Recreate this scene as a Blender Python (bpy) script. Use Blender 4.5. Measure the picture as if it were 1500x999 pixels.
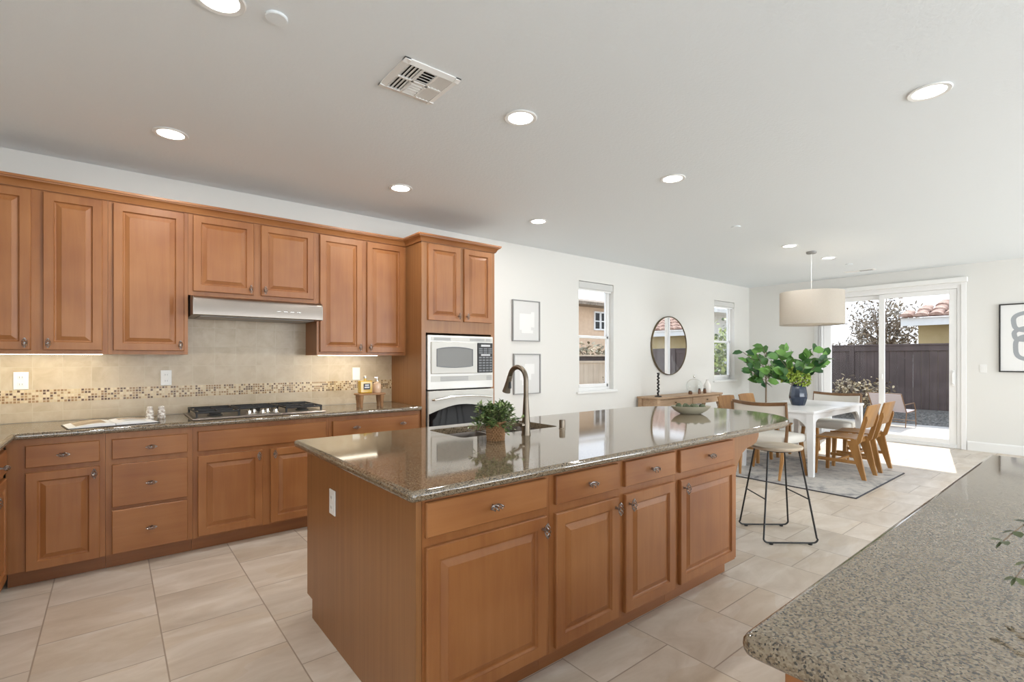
import bpy, bmesh, math, random
from mathutils import Vector, Matrix
PI = math.pi
SC = bpy.context.scene
COL = SC.collection
for _o in list(bpy.data.objects):
    bpy.data.objects.remove(_o)
# ------------------------------------------------------------------ camera
F_PX = 723.6
cam_d = bpy.data.cameras.new('camera')
cam_d.sensor_fit = 'HORIZONTAL'; cam_d.sensor_width = 36.0
cam_d.lens = F_PX / 1500 * 36
cam_d.shift_y = 25.5 / 1500
cam_d.clip_start = 0.02; cam_d.clip_end = 200
cam = bpy.data.objects.new('camera', cam_d); COL.objects.link(cam)
cam.location = (0, 0, 1.347)
cam.rotation_euler = (PI / 2, 0, -math.atan2(723.6, 895.0))
SC.camera = cam
# ------------------------------------------------------------------ view, world, sun, added fill light
SC.view_settings.view_transform = 'Standard'
SC.view_settings.look = 'None'
SC.view_settings.gamma = 1.0
SC.view_settings.use_curve_mapping = False
SC.view_settings.exposure = 0.10
W = bpy.data.worlds.new('sky'); SC.world = W; W.use_nodes = True
nt = W.node_tree; nt.nodes.clear()
wo = nt.nodes.new('ShaderNodeOutputWorld'); wb = nt.nodes.new('ShaderNodeBackground')
wt = nt.nodes.new('ShaderNodeTexCoord'); ws = nt.nodes.new('ShaderNodeSeparateXYZ'); wr = nt.nodes.new('ShaderNodeValToRGB')
nt.links.new(wt.outputs['Generated'], ws.inputs[0]); nt.links.new(ws.outputs['Z'], wr.inputs[0])
wr.color_ramp.elements[0].position = 0.0; wr.color_ramp.elements[0].color = (0.88, 0.92, 0.97, 1)
wr.color_ramp.elements[1].position = 0.7; wr.color_ramp.elements[1].color = (0.62, 0.77, 1.0, 1)
nt.links.new(wr.outputs[0], wb.inputs[0]); wb.inputs[1].default_value = 2.0
nt.links.new(wb.outputs[0], wo.inputs[0])

def lamp(name, kind, loc, energy, color=(1, 1, 1), direction=None, size=None, size_y=None, shape=None, parent=None, spread=None):
    d = bpy.data.lights.new(name, kind); d.energy = energy; d.color = color
    if kind == 'AREA':
        d.shape = shape or 'RECTANGLE'; d.size = size
        if size_y: d.size_y = size_y
        if spread: d.spread = spread
    o = bpy.data.objects.new(name, d); COL.objects.link(o); o.location = loc
    if direction: o.rotation_euler = Vector(direction).to_track_quat('-Z', 'Y').to_euler()
    if parent: o.parent = parent
    return o

sun = lamp('sun', 'SUN', (14, 3, 8), 5.0, (1.0, 0.95, 0.87), direction=(-1.0, -0.2, -1.08)); sun.data.angle = 0.009
# added fill lights at the unseen openings of the right and near walls
for _x, _p in ((0.9, 58), (4.2, 105), (7.5, 190)):
    lamp('window_daylight', 'AREA', (_x, -4.72, 1.35), _p, (0.92, 0.965, 1.0), direction=(0, 1, 0.60), size=2.5, size_y=2.1)
lamp('window_daylight', 'AREA', (-1.32, -2.2, 1.45), 55, (0.92, 0.965, 1.0), direction=(1, 0.25, 0.55), size=2.6, size_y=1.9)

DL_POWER = 8.0       # each recessed ceiling lamp
# ------------------------------------------------------------------ mesh helper
def norm2(a, b):
    d = (b[0] - a[0], b[1] - a[1]); l = math.hypot(*d) or 1
    return (d[1] / l, -d[0] / l)

class MB:
    def __init__(s): s.v = []; s.f = []; s.m = Matrix.Identity(4)
    def add(s, vs, fs):
        b = len(s.v)
        s.v += [tuple(s.m @ Vector(p)) for p in vs]
        s.f += [tuple(b + i for i in f) for f in fs]
        return s
    def box(s, x0, x1, y0, y1, z0, z1, b=0.0):
        lo = (min(x0, x1), min(y0, y1), min(z0, z1)); hi = (max(x0, x1), max(y0, y1), max(z0, z1))
        b = min(b, *[(hi[i] - lo[i]) * 0.45 for i in range(3)])
        if b <= 0:
            vs = [(hi[0] if i & 1 else lo[0], hi[1] if i & 2 else lo[1], hi[2] if i & 4 else lo[2]) for i in range(8)]
            return s.add(vs, [(0, 2, 3, 1), (4, 5, 7, 6), (0, 1, 5, 4), (2, 6, 7, 3), (0, 4, 6, 2), (1, 3, 7, 5)])
        idx = {}; vs = []
        for c in range(8):
            for ax in range(3):
                p = []
                for k in range(3):
                    up = (c >> k) & 1
                    base = hi[k] if up else lo[k]
                    p.append(base if k == ax else base + (-b if up else b))
                idx[c, ax] = len(vs); vs.append(tuple(p))
        fs = []
        for ax in range(3):
            o1, o2 = [k for k in range(3) if k != ax]
            for sd in (0, 1):
                q = [sd << ax | i << o1 | j << o2 for i, j in ((0, 0), (1, 0), (1, 1), (0, 1))]
                fs.append(tuple(idx[c, ax] for c in q))
        for ax in range(3):
            o1, o2 = [k for k in range(3) if k != ax]
            for i in (0, 1):
                for j in (0, 1):
                    c0 = i << o1 | j << o2; c1 = c0 | 1 << ax
                    fs.append((idx[c0, o1], idx[c1, o1], idx[c1, o2], idx[c0, o2]))
        for c in range(8): fs.append((idx[c, 0], idx[c, 1], idx[c, 2]))
        return s.add(vs, fs)
    def tube(s, path, r, n=8, caps=True, closed=False):
        P = [Vector(p) for p in path]; k = len(P)
        R = r if isinstance(r, (list, tuple)) else [r] * k
        up = None; vs = []
        for i, p in enumerate(P):
            if closed: t = (P[(i + 1) % k] - P[i - 1])
            else: t = P[min(i + 1, k - 1)] - P[max(i - 1, 0)]
            t.normalize()
            if up is None:
                up = Vector((0, 0, 1)) if abs(t.z) < 0.9 else Vector((1, 0, 0))
            up = (up - t * up.dot(t))
            if up.length < 1e-5: up = t.orthogonal()
            up.normalize(); w = t.cross(up)
            for j in range(n):
                a = 2 * PI * j / n
                vs.append(tuple(p + (up * math.cos(a) + w * math.sin(a)) * R[i]))
        fs = []
        for i in range(k if closed else k - 1):
            for j in range(n):
                a = i * n + j; b = i * n + (j + 1) % n; i2 = (i + 1) % k
                fs.append((a, b, i2 * n + (j + 1) % n, i2 * n + j))
        if caps and not closed: fs += [tuple(range(n))[::-1], tuple(range((k - 1) * n, k * n))]
        return s.add(vs, fs)
    def lathe(s, prof, c=(0, 0, 0), n=24, sx=1, sy=1):
        vs = []; fs = []; k = len(prof)
        for r, z in prof:
            for j in range(n):
                a = 2 * PI * j / n
                vs.append((c[0] + r * sx * math.cos(a), c[1] + r * sy * math.sin(a), c[2] + z))
        for i in range(k - 1):
            for j in range(n):
                fs.append((i * n + j, i * n + (j + 1) % n, (i + 1) * n + (j + 1) % n, (i + 1) * n + j))
        ring = tuple(prof[0]) == tuple(prof[-1])
        if prof[0][0] > 1e-6 and not ring: fs.append(tuple(range(n))[::-1])
        if prof[-1][0] > 1e-6 and not ring: fs.append(tuple(range((k - 1) * n, k * n)))
        return s.add(vs, fs)
    def prism(s, poly, ax, a0, a1):
        n = len(poly)
        def q(u, v, a): return {'x': (a, u, v), 'y': (u, a, v), 'z': (u, v, a)}[ax]
        vs = [q(u, v, a0) for u, v in poly] + [q(u, v, a1) for u, v in poly]
        fs = [tuple(range(n))[::-1], tuple(range(n, 2 * n))] + [(i, (i + 1) % n, n + (i + 1) % n, n + i) for i in range(n)]
        return s.add(vs, fs)
    def rings(s, x0, x1, z0, z1, prof):
        """nested rectangles facing -y: prof = (inset, y)"""
        vs = []; fs = []
        for d, y in prof:
            vs += [(x0 + d, y, z0 + d), (x1 - d, y, z0 + d), (x1 - d, y, z1 - d), (x0 + d, y, z1 - d)]
        for i in range(len(prof) - 1):
            for j in range(4):
                fs.append((i * 4 + j, i * 4 + (j + 1) % 4, i * 4 + 4 + (j + 1) % 4, i * 4 + 4 + j))
        k = (len(prof) - 1) * 4
        fs += [(k, k + 1, k + 2, k + 3), (3, 2, 1, 0)]
        return s.add(vs, fs)
    def sheet(s, grid):
        """grid of points -> quads (open surface)"""
        h = len(grid); w = len(grid[0])
        return s.add([p for r in grid for p in r], [(i * w + j, i * w + j + 1, (i + 1) * w + j + 1, (i + 1) * w + j) for i in range(h - 1) for j in range(w - 1)])
    def slabsheet(s, grid, off):
        """closed thick sheet: grid plus the same grid moved by off"""
        h = len(grid); w = len(grid[0]); n = h * w
        a = [tuple(p) for r in grid for p in r]; b = [(p[0] + off[0], p[1] + off[1], p[2] + off[2]) for p in a]
        fs = []
        for i in range(h - 1):
            for j in range(w - 1):
                q = (i * w + j, i * w + j + 1, (i + 1) * w + j + 1, (i + 1) * w + j)
                fs += [q, tuple(n + t for t in q[::-1])]
        rim = [j for j in range(w)] + [i * w + w - 1 for i in range(1, h)] + [(h - 1) * w + j for j in range(w - 2, -1, -1)] + [i * w for i in range(h - 2, 0, -1)]
        for k in range(len(rim)):
            a_, b_ = rim[k], rim[(k + 1) % len(rim)]
            fs.append((a_, n + a_, n + b_, b_))
        return s.add(a + b, fs)
    def leaf(s, p, d, nrm, L, Wd, bend=0.15):
        d = Vector(d).normalized(); nn = Vector(nrm); nn = nn - d * nn.dot(d)
        if nn.length < 1e-4: nn = d.orthogonal()
        nn.normalize(); w = d.cross(nn); p = Vector(p)
        def q(t, u, z): return tuple(p + d * (L * t) + w * (Wd * u) + nn * (L * z))
        vs = [q(0, 0, 0), q(.3, -.42, .06), q(.3, 0, 0), q(.3, .42, .06), q(.68, -.45, .05 - bend * .4), q(.68, 0, -.02 - bend * .4), q(.68, .45, .05 - bend * .4), q(1, 0, -bend)]
        return s.add(vs, [(0, 2, 1), (0, 3, 2), (1, 2, 5, 4), (2, 3, 6, 5), (4, 5, 7), (5, 6, 7)])

def build(name, mb, mat, parent=None, loc=None, rot=None, smooth=35, recalc=True):
    me = bpy.data.meshes.new(name)
    me.from_pydata(mb.v, [], mb.f)
    bm = bmesh.new(); bm.from_mesh(me)
    if recalc: bmesh.ops.recalc_face_normals(bm, faces=bm.faces)
    bm.to_mesh(me); bm.free()
    if smooth:
        me.polygons.foreach_set('use_smooth', [True] * len(me.polygons))
        try: me.set_sharp_from_angle(angle=math.radians(smooth))
        except Exception: pass
    if isinstance(mat, (list, tuple)):
        for m in mat: me.materials.append(m)
    else: me.materials.append(mat)
    o = bpy.data.objects.new(name, me); COL.objects.link(o)
    if parent: o.parent = parent
    if loc: o.location = loc
    if rot: o.rotation_euler = rot
    return o

def inst(src, name, parent=None, loc=None, rot=None):
    o = src.copy(); COL.objects.link(o); o.name = name
    o.parent = parent
    if loc is not None: o.location = loc
    if rot is not None: o.rotation_euler = rot
    return o

def thing(name, label, cat, loc=(0, 0, 0), rotz=0.0, group=None):
    o = bpy.data.objects.new(name, None); COL.objects.link(o)
    o.empty_display_size = 0.05
    o.location = loc; o.rotation_euler = (0, 0, rotz)
    return tag(o, label, cat, group)

def tag(o, label, cat, group=None, kind=None):
    o['label'] = label; o['category'] = cat
    if group: o['group'] = group
    if kind: o['kind'] = kind
    return o

def struct(name, mb, mat, smooth=0, label=None):
    o = build(name, mb, mat, smooth=smooth); o['kind'] = 'structure'
    if label: o['label'] = label
    return o

def copy_tree(o, loc=None, rotz=None, label=None, group=None, parent=None):
    c = o.copy(); COL.objects.link(c); c.parent = parent
    if loc is not None: c.location = loc
    if rotz is not None: c.rotation_euler = (0, 0, rotz)
    if label: c['label'] = label
    if group: c['group'] = group
    for ch in list(o.children): copy_tree(ch, parent=c)
    return c

# ------------------------------------------------------------------ materials
def mat_base(name):
    m = bpy.data.materials.new(name); m.use_nodes = True
    n = m.node_tree.nodes; b = n.get('Principled BSDF')
    return m, m.node_tree, b

def rgba(c): return (c[0], c[1], c[2], 1.0)

def plain(name, col, rough=0.5, metal=0.0, spec=None, coat=0.0, emit=None, estr=0.0, trans=0.0, sheen=0.0, aniso=0.0):
    m, t, b = mat_base(name)
    b.inputs['Base Color'].default_value = rgba(col); b.inputs['Roughness'].default_value = rough
    b.inputs['Metallic'].default_value = metal; b.inputs['Coat Weight'].default_value = coat
    b.inputs['Coat Roughness'].default_value = 0.08
    if spec is not None: b.inputs['Specular IOR Level'].default_value = spec
    if emit: b.inputs['Emission Color'].default_value = rgba(emit); b.inputs['Emission Strength'].default_value = estr
    if trans: b.inputs['Transmission Weight'].default_value = trans
    if sheen: b.inputs['Sheen Weight'].default_value = sheen
    if aniso: b.inputs['Anisotropic'].default_value = aniso
    return m

def N(t, typ, **kw):
    n = t.nodes.new(typ)
    for k, v in kw.items(): setattr(n, k, v)
    return n

def coords(t, scale=(1, 1, 1), rand=True, src='Object'):
    tc = N(t, 'ShaderNodeTexCoord'); mp = N(t, 'ShaderNodeMapping')
    mp.inputs['Scale'].default_value = scale
    if rand:
        oi = N(t, 'ShaderNodeObjectInfo'); mu = N(t, 'ShaderNodeMath', operation='MULTIPLY'); mu.inputs[1].default_value = 37.0
        ad = N(t, 'ShaderNodeVectorMath', operation='ADD')
        t.links.new(oi.outputs['Random'], mu.inputs[0]); t.links.new(tc.outputs[src], ad.inputs[0]); t.links.new(mu.outputs[0], ad.inputs[1])
        t.links.new(ad.outputs[0], mp.inputs['Vector'])
    else: t.links.new(tc.outputs[src], mp.inputs['Vector'])
    return mp.outputs[0]

def ramp(t, fac, stops):
    r = N(t, 'ShaderNodeValToRGB'); e = r.color_ramp.elements
    e[0].position, e[0].color = stops[0][0], rgba(stops[0][1]); e[1].position, e[1].color = stops[-1][0], rgba(stops[-1][1])
    for p, c in stops[1:-1]:
        x = e.new(p); x.color = rgba(c)
    t.links.new(fac, r.inputs[0]); return r.outputs[0]

def noise(t, vec, scale, detail=3, rough=0.5, dist=0.0):
    n = N(t, 'ShaderNodeTexNoise'); n.inputs['Scale'].default_value = scale; n.inputs['Detail'].default_value = detail
    n.inputs['Roughness'].default_value = rough; n.inputs['Distortion'].default_value = dist
    t.links.new(vec, n.inputs['Vector']); return n.outputs['Fac']

def mix(t, fac, a, b, mode='MIX'):
    m = N(t, 'ShaderNodeMix', data_type='RGBA', blend_type=mode)
    for s, v in ((0, fac), (6, a), (7, b)):
        if hasattr(v, 'is_output'): t.links.new(v, m.inputs[s])
        else: m.inputs[s].default_value = v if s == 0 else rgba(v)
    return m.outputs[2]

def bump(t, b, h, strength=0.2, dist=0.01):
    bp = N(t, 'ShaderNodeBump'); bp.inputs['Strength'].default_value = strength; bp.inputs['Distance'].default_value = dist
    t.links.new(h, bp.inputs['Height']); t.links.new(bp.outputs[0], b.inputs['Normal'])

def math_(t, op, a, b=None):
    m = N(t, 'ShaderNodeMath', operation=op)
    for i, v in enumerate((a, b)):
        if v is None: continue
        if hasattr(v, 'is_output'): t.links.new(v, m.inputs[i])
        else: m.inputs[i].default_value = v
    return m.outputs[0]

def wood(name, dark, mid, light, scale=(18, 18, 1.2), rough=0.40, coat=0.08, blotch=2.5, fig=0.5):
    m, t, b = mat_base(name)
    v = coords(t, scale); v2 = coords(t, (1, 1, 1))
    n1 = noise(t, v, 1.5, 6, 0.62, 0.4); n2 = noise(t, v2, blotch, 2, 0.5)
    f = math_(t, 'ADD', math_(t, 'MULTIPLY', n1, fig), math_(t, 'MULTIPLY', n2, 1 - fig))
    c = ramp(t, f, [(0.33, dark), (0.5, mid), (0.67, light)])
    t.links.new(c, b.inputs['Base Color'])
    b.inputs['Roughness'].default_value = rough; b.inputs['Coat Weight'].default_value = coat; b.inputs['Coat Roughness'].default_value = 0.2
    return m

M = {}
MD, MM, ML = (0.255, 0.090, 0.027), (0.325, 0.128, 0.039), (0.385, 0.164, 0.055)
M['maple'] = wood('maple_vertical', MD, MM, ML, fig=.36)
M['maple_h'] = wood('maple_horizontal', MD, MM, ML, scale=(1.2, 18, 18), fig=.36)
M['maple_side'] = wood('maple_panel', (0.245, 0.104, 0.034), (0.288, 0.127, 0.043), (0.33, 0.15, 0.053), scale=(30, 30, 0.6), fig=0.75)
M['toe'] = wood('toe_kick_wood', (0.23, 0.085, 0.027), (0.28, 0.107, 0.035), (0.33, 0.13, 0.044), scale=(1.2, 18, 18))
M['oak'] = wood('oak_chair', (0.22, 0.098, 0.024), (0.32, 0.152, 0.04), (0.41, 0.21, 0.064), scale=(14, 14, 2), rough=0.42)
M['oak_pale'] = wood('oak_pale', (0.42, 0.29, 0.18), (0.52, 0.37, 0.24), (0.6, 0.45, 0.31), scale=(3, 25, 25), rough=0.5)
M['walnut'] = wood('walnut_frame', (0.13, 0.065, 0.028), (0.19, 0.10, 0.043), (0.25, 0.14, 0.065), scale=(12, 12, 3), rough=0.42)
M['console'] = wood('console_wood', (0.36, 0.235, 0.14), (0.47, 0.32, 0.2), (0.56, 0.4, 0.26), scale=(2, 25, 25), rough=0.6)
M['riser'] = wood('riser_wood', (0.25, 0.12, 0.05), (0.33, 0.17, 0.075), (0.4, 0.22, 0.1), scale=(3, 20, 20), rough=0.6)

def granite(name):
    m, t, b = mat_base(name)
    v = coords(t, (1, 1, 1), rand=False)
    vo = N(t, 'ShaderNodeTexVoronoi'); vo.inputs['Scale'].default_value = 300; vo.inputs['Randomness'].default_value = 1.0
    t.links.new(v, vo.inputs['Vector'])
    bw = N(t, 'ShaderNodeSeparateColor'); t.links.new(vo.outputs['Color'], bw.inputs[0])
    n = noise(t, v, 170, 4, 0.6)
    f = math_(t, 'ADD', math_(t, 'MULTIPLY', bw.outputs[0], 0.6), math_(t, 'MULTIPLY', n, 0.5))
    c = ramp(t, f, [(0.27, (0.010, 0.007, 0.004)), (0.335, (0.045, 0.03, 0.017)), (0.41, (0.145, 0.106, 0.065)), (0.62, (0.205, 0.158, 0.103)), (0.85, (0.265, 0.21, 0.142))])
    t.links.new(c, b.inputs['Base Color'])
    b.inputs['Roughness'].default_value = 0.06; b.inputs['IOR'].default_value = 1.9; b.inputs['Specular IOR Level'].default_value = 0.55
    return m
M['granite'] = granite('granite')

def paint(name, col, bscale=260, bstr=0.04, rough=0.7):
    m, t, b = mat_base(name)
    b.inputs['Base Color'].default_value = rgba(col); b.inputs['Roughness'].default_value = rough
    v = coords(t, rand=False); bump(t, b, noise(t, v, bscale, 3), bstr, 0.004)
    return m
M['wall'] = paint('wall_paint', (0.765, 0.757, 0.722))
M['ceil'] = paint('ceiling_paint', (0.835, 0.88, 0.905), 60, 0.35)
M['trim'] = plain('white_trim', (0.85, 0.85, 0.83), 0.4)
M['vinyl'] = plain('white_vinyl', (0.86, 0.86, 0.85), 0.35)

def floor_mat():
    m, t, b = mat_base('floor_tile')
    S = 0.4615
    tc = N(t, 'ShaderNodeTexCoord'); sp = N(t, 'ShaderNodeSeparateXYZ'); t.links.new(tc.outputs['Object'], sp.inputs[0])
    u = math_(t, 'DIVIDE', math_(t, 'SUBTRACT', sp.outputs['X'], 0.186 - 100 * S), S)
    col = math_(t, 'FLOOR', u); par = math_(t, 'MODULO', col, 2.0)
    v = math_(t, 'ADD', math_(t, 'DIVIDE', math_(t, 'SUBTRACT', sp.outputs['Y'], 1.118 - 100 * S), S), math_(t, 'MULTIPLY', par, 0.5))
    row = math_(t, 'FLOOR', v); fu = math_(t, 'FRACT', u); fv = math_(t, 'FRACT', v)
    eu = math_(t, 'MINIMUM', fu, math_(t, 'SUBTRACT', 1.0, fu)); ev = math_(t, 'MINIMUM', fv, math_(t, 'SUBTRACT', 1.0, fv))
    g = math_(t, 'MINIMUM', eu, ev)
    mask = N(t, 'ShaderNodeMapRange'); mask.inputs['From Min'].default_value = 0.004; mask.inputs['From Max'].default_value = 0.0085
    t.links.new(g, mask.inputs['Value'])
    cv = N(t, 'ShaderNodeCombineXYZ'); t.links.new(col, cv.inputs[0]); t.links.new(row, cv.inputs[1])
    wn = N(t, 'ShaderNodeTexWhiteNoise', noise_dimensions='3D'); t.links.new(cv.outputs[0], wn.inputs['Vector'])
    ad = N(t, 'ShaderNodeVectorMath', operation='MULTIPLY_ADD'); ad.inputs[1].default_value = (9, 9, 9)
    t.links.new(wn.outputs['Color'], ad.inputs[0]); t.links.new(tc.outputs['Object'], ad.inputs[2])
    mp = N(t, 'ShaderNodeMapping'); mp.inputs['Scale'].default_value = (1.0, 2.4, 1); t.links.new(ad.outputs[0], mp.inputs[0])
    n1 = noise(t, mp.outputs[0], 2.6, 6, 0.6, 0.6); n2 = noise(t, mp.outputs[0], 1.1, 2)
    c1 = ramp(t, n1, [(0.3, (0.53, 0.445, 0.355)), (0.5, (0.62, 0.54, 0.45)), (0.7, (0.72, 0.65, 0.57))])
    c2 = mix(t, math_(t, 'MULTIPLY', math_(t, 'GREATER_THAN', n2, 0.57), 0.22), c1, (0.53, 0.40, 0.25))
    tint = math_(t, 'ADD', 0.93, math_(t, 'MULTIPLY', wn.outputs['Value'], 0.11))
    tv = N(t, 'ShaderNodeVectorMath', operation='SCALE'); t.links.new(c2, tv.inputs[0]); t.links.new(tint, tv.inputs['Scale'])
    c3 = mix(t, mask.outputs[0], (0.36, 0.29, 0.225), tv.outputs[0])
    t.links.new(c3, b.inputs['Base Color'])
    b.inputs['Roughness'].default_value = 0.36; b.inputs['Specular IOR Level'].default_value = 0.4
    bump(t, b, mask.outputs[0], 0.25, 0.003)
    return m
M['floor'] = floor_mat()

def grid_tile(name, S, ox, oz, cols, grout, gw, rough, pick=None):
    """square tiles in the x-z plane of object space"""
    m, t, b = mat_base(name)
    tc = N(t, 'ShaderNodeTexCoord'); sp = N(t, 'ShaderNodeSeparateXYZ'); t.links.new(tc.outputs['Object'], sp.inputs[0])
    hz = math_(t, 'ADD', sp.outputs['X'], sp.outputs['Y'])
    u = math_(t, 'DIVIDE', math_(t, 'SUBTRACT', hz, ox - 100 * S), S); v = math_(t, 'DIVIDE', math_(t, 'SUBTRACT', sp.outputs['Z'], oz - 100 * S), S)
    fu = math_(t, 'FRACT', u); fv = math_(t, 'FRACT', v)
    g = math_(t, 'MINIMUM', math_(t, 'MINIMUM', fu, math_(t, 'SUBTRACT', 1.0, fu)), math_(t, 'MINIMUM', fv, math_(t, 'SUBTRACT', 1.0, fv)))
    mask = N(t, 'ShaderNodeMapRange'); mask.inputs['From Min'].default_value = gw; mask.inputs['From Max'].default_value = gw * 1.7
    t.links.new(g, mask.inputs['Value'])
    cv = N(t, 'ShaderNodeCombineXYZ'); t.links.new(math_(t, 'FLOOR', u), cv.inputs[0]); t.links.new(math_(t, 'FLOOR', v), cv.inputs[1])
    wn = N(t, 'ShaderNodeTexWhiteNoise', noise_dimensions='3D'); t.links.new(cv.outputs[0], wn.inputs['Vector'])
    if pick:
        c = ramp(t, wn.outputs['Value'], pick)
        [n for n in t.nodes if n.type == 'VALTORGB'][-1].color_ramp.interpolation = 'CONSTANT'
    else:
        mp = N(t, 'ShaderNodeVectorMath', operation='MULTIPLY_ADD'); mp.inputs[1].default_value = (5, 5, 5)
        t.links.new(wn.outputs['Color'], mp.inputs[0]); t.links.new(tc.outputs['Object'], mp.inputs[2])
        c = ramp(t, noise(t, mp.outputs[0], 9, 4, 0.6, 0.5), cols)
    t.links.new(mix(t, mask.outputs[0], grout, c), b.inputs['Base Color'])
    b.inputs['Roughness'].default_value = rough
    bump(t, b, mask.outputs[0], 0.2, 0.002)
    return m
M['splash'] = grid_tile('backsplash_tile', 0.1525, -0.509, 1.135, [(0.3, (0.47, 0.375, 0.25)), (0.5, (0.54, 0.44, 0.31)), (0.7, (0.60, 0.51, 0.38))], (0.58, 0.50, 0.37), 0.008, 0.3)
M['mosaic'] = grid_tile('mosaic_tile', 0.018, 0.0, 1.045, None, (0.62, 0.50, 0.33), 0.09, 0.22,
                        pick=[(0.0, (0.09, 0.036, 0.012)), (0.22, (0.27, 0.15, 0.06)), (0.42, (0.60, 0.47, 0.29)), (0.68, (0.34, 0.21, 0.10)), (0.85, (0.68, 0.56, 0.38))])
M['steel'] = plain('brushed_steel', (0.31, 0.275, 0.245), 0.34, 1.0, aniso=0.5)
M['chrome'] = plain('polished_steel', (0.78, 0.77, 0.75), 0.12, 1.0)
M['bronze'] = plain('brushed_bronze_nickel', (0.20, 0.168, 0.132), 0.36, 1.0)
M['pull'] = plain('pewter_pull', (0.36, 0.34, 0.33), 0.28, 1.0)
M['iron'] = plain('black_cast_iron', (0.012, 0.012, 0.013), 0.5)
M['black'] = plain('black_metal', (0.012, 0.012, 0.012), 0.45)
M['darkhole'] = plain('dark_opening', (0.02, 0.018, 0.016), 0.8)
M['appl'] = plain('white_appliance', (0.74, 0.735, 0.70), 0.3, coat=0.2)
M['appl_steel'] = plain('pale_steel_appliance', (0.56, 0.55, 0.51), 0.4, 0.1)
M['grille'] = plain('grey_grille', (0.36, 0.36, 0.36), 0.45)
M['blackglass'] = plain('black_oven_glass', (0.006, 0.006, 0.007), 0.05, spec=0.22)
M['mwglass'] = plain('microwave_window_glass', (0.20, 0.20, 0.19), 0.3, 0.0, spec=.25)
M['plastic_w'] = plain('white_plastic', (0.86, 0.86, 0.84), 0.35)
M['slot'] = plain('outlet_slot', (0.30, 0.30, 0.29), 0.5)
M['key'] = plain('control_key_grey', (0.16, 0.17, 0.18), 0.4)
M['display'] = plain('display_pale', (0.55, 0.56, 0.57), 0.3)
M['lacquer'] = plain('white_lacquer', (0.80, 0.80, 0.80), 0.3)
M['cream'] = paint('cream_upholstery', (0.68, 0.65, 0.59), 500, 0.3, 0.9)
M['linen'] = paint('linen_shade', (0.66, 0.61, 0.53), 400, 0.3, 0.9)
def linen_mat():
    m = bpy.data.materials.new('linen_shade'); m.use_nodes = True; t = m.node_tree; t.nodes.clear()
    o = N(t, 'ShaderNodeOutputMaterial'); mx = N(t, 'ShaderNodeMixShader'); d = N(t, 'ShaderNodeBsdfDiffuse'); tr = N(t, 'ShaderNodeBsdfTranslucent')
    v = coords(t, (60, 60, 400), rand=False); c = ramp(t, noise(t, v, 2.0, 2), [(.35, (.64, .60, .54)), (.65, (.72, .68, .62))])
    t.links.new(c, d.inputs[0]); t.links.new(c, tr.inputs[0]); mx.inputs[0].default_value = .4
    t.links.new(d.outputs[0], mx.inputs[1]); t.links.new(tr.outputs[0], mx.inputs[2]); t.links.new(mx.outputs[0], o.inputs[0]); return m
M['linen'] = linen_mat()
M['bulb'] = plain('lamp_bulb', (1, 1, 1), 0.5, emit=(1, 0.86, 0.65), estr=4)
M['navy'] = plain('navy_glazed_ceramic', (0.018, 0.032, 0.062), 0.16, coat=0.4)
M['stone_bowl'] = paint('sage_stone_bowl', (0.36, 0.335, 0.25), 90, 0.2, 0.5)
M['artichoke'] = paint('dried_green', (0.12, 0.145, 0.085), 60, 0.5, 0.8)
M['wicker'] = paint('woven_wicker', (0.30, 0.165, 0.075), 200, 0.3, 0.65)
M['soil'] = plain('dark_soil', (0.035, 0.025, 0.018), 0.95)
M['bark'] = paint('grey_brown_bark', (0.22, 0.165, 0.12), 40, 0.5, 0.9)
M['picframe'] = plain('brushed_grey_frame', (0.33, 0.33, 0.325), 0.4, 0.3)
M['blackframe'] = plain('black_picture_frame', (0.02, 0.018, 0.018), 0.4)
M['paper'] = plain('white_paper', (0.84, 0.84, 0.825), 0.7)
M['art_white'] = plain('pale_print', (0.72, 0.72, 0.705), 0.7)
M['ink'] = paint('grey_ink', (0.36, 0.38, 0.40), 30, 0.05, 0.8)
M['mirror'] = plain('mirror_glass', (0.92, 0.92, 0.91), 0.01, 1.0)
M['mirror_rim'] = plain('dark_brass_rim', (0.16, 0.125, 0.075), 0.35, 0.9)
M['white_ceramic'] = plain('white_ceramic', (0.82, 0.80, 0.76), 0.25, coat=0.3)
M['brown_jar'] = plain('brown_glass_jar', (0.16, 0.075, 0.04), 0.15, coat=0.3)
M['amber'] = plain('amber_oil_glass', (0.62, 0.38, 0.035), 0.06, coat=0.5)
M['blush'] = plain('blush_glass', (0.72, 0.50, 0.34), 0.12, coat=0.4)
M['label_black'] = plain('black_label', (0.015, 0.015, 0.02), 0.5)
M['label_print'] = plain('white_label_print', (0.72, 0.72, 0.72), 0.5)
M['lid'] = plain('silver_stopper', (0.62, 0.6, 0.56), 0.25, 0.8)
M['stool_seat'] = wood('stool_seat_wood', (0.45, 0.36, 0.26), (0.54, 0.45, 0.34), (0.61, 0.53, 0.42), scale=(3, 20, 20), rough=0.55)
M['sling'] = paint('mauve_grey_sling', (0.42, 0.37, 0.37), 300, 0.2, 0.9)
M['blind'] = paint('grey_white_blind', (0.66, 0.66, 0.64), 200, 0.1, 0.8)
M['fixture'] = plain('downlight_lens', (1, 1, 1), 0.5, emit=(1, 0.97, 0.92), estr=9)
M['strip'] = plain('under_cabinet_lens', (1, 1, 1), 0.5, emit=(1, 0.93, 0.74), estr=7)

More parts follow.
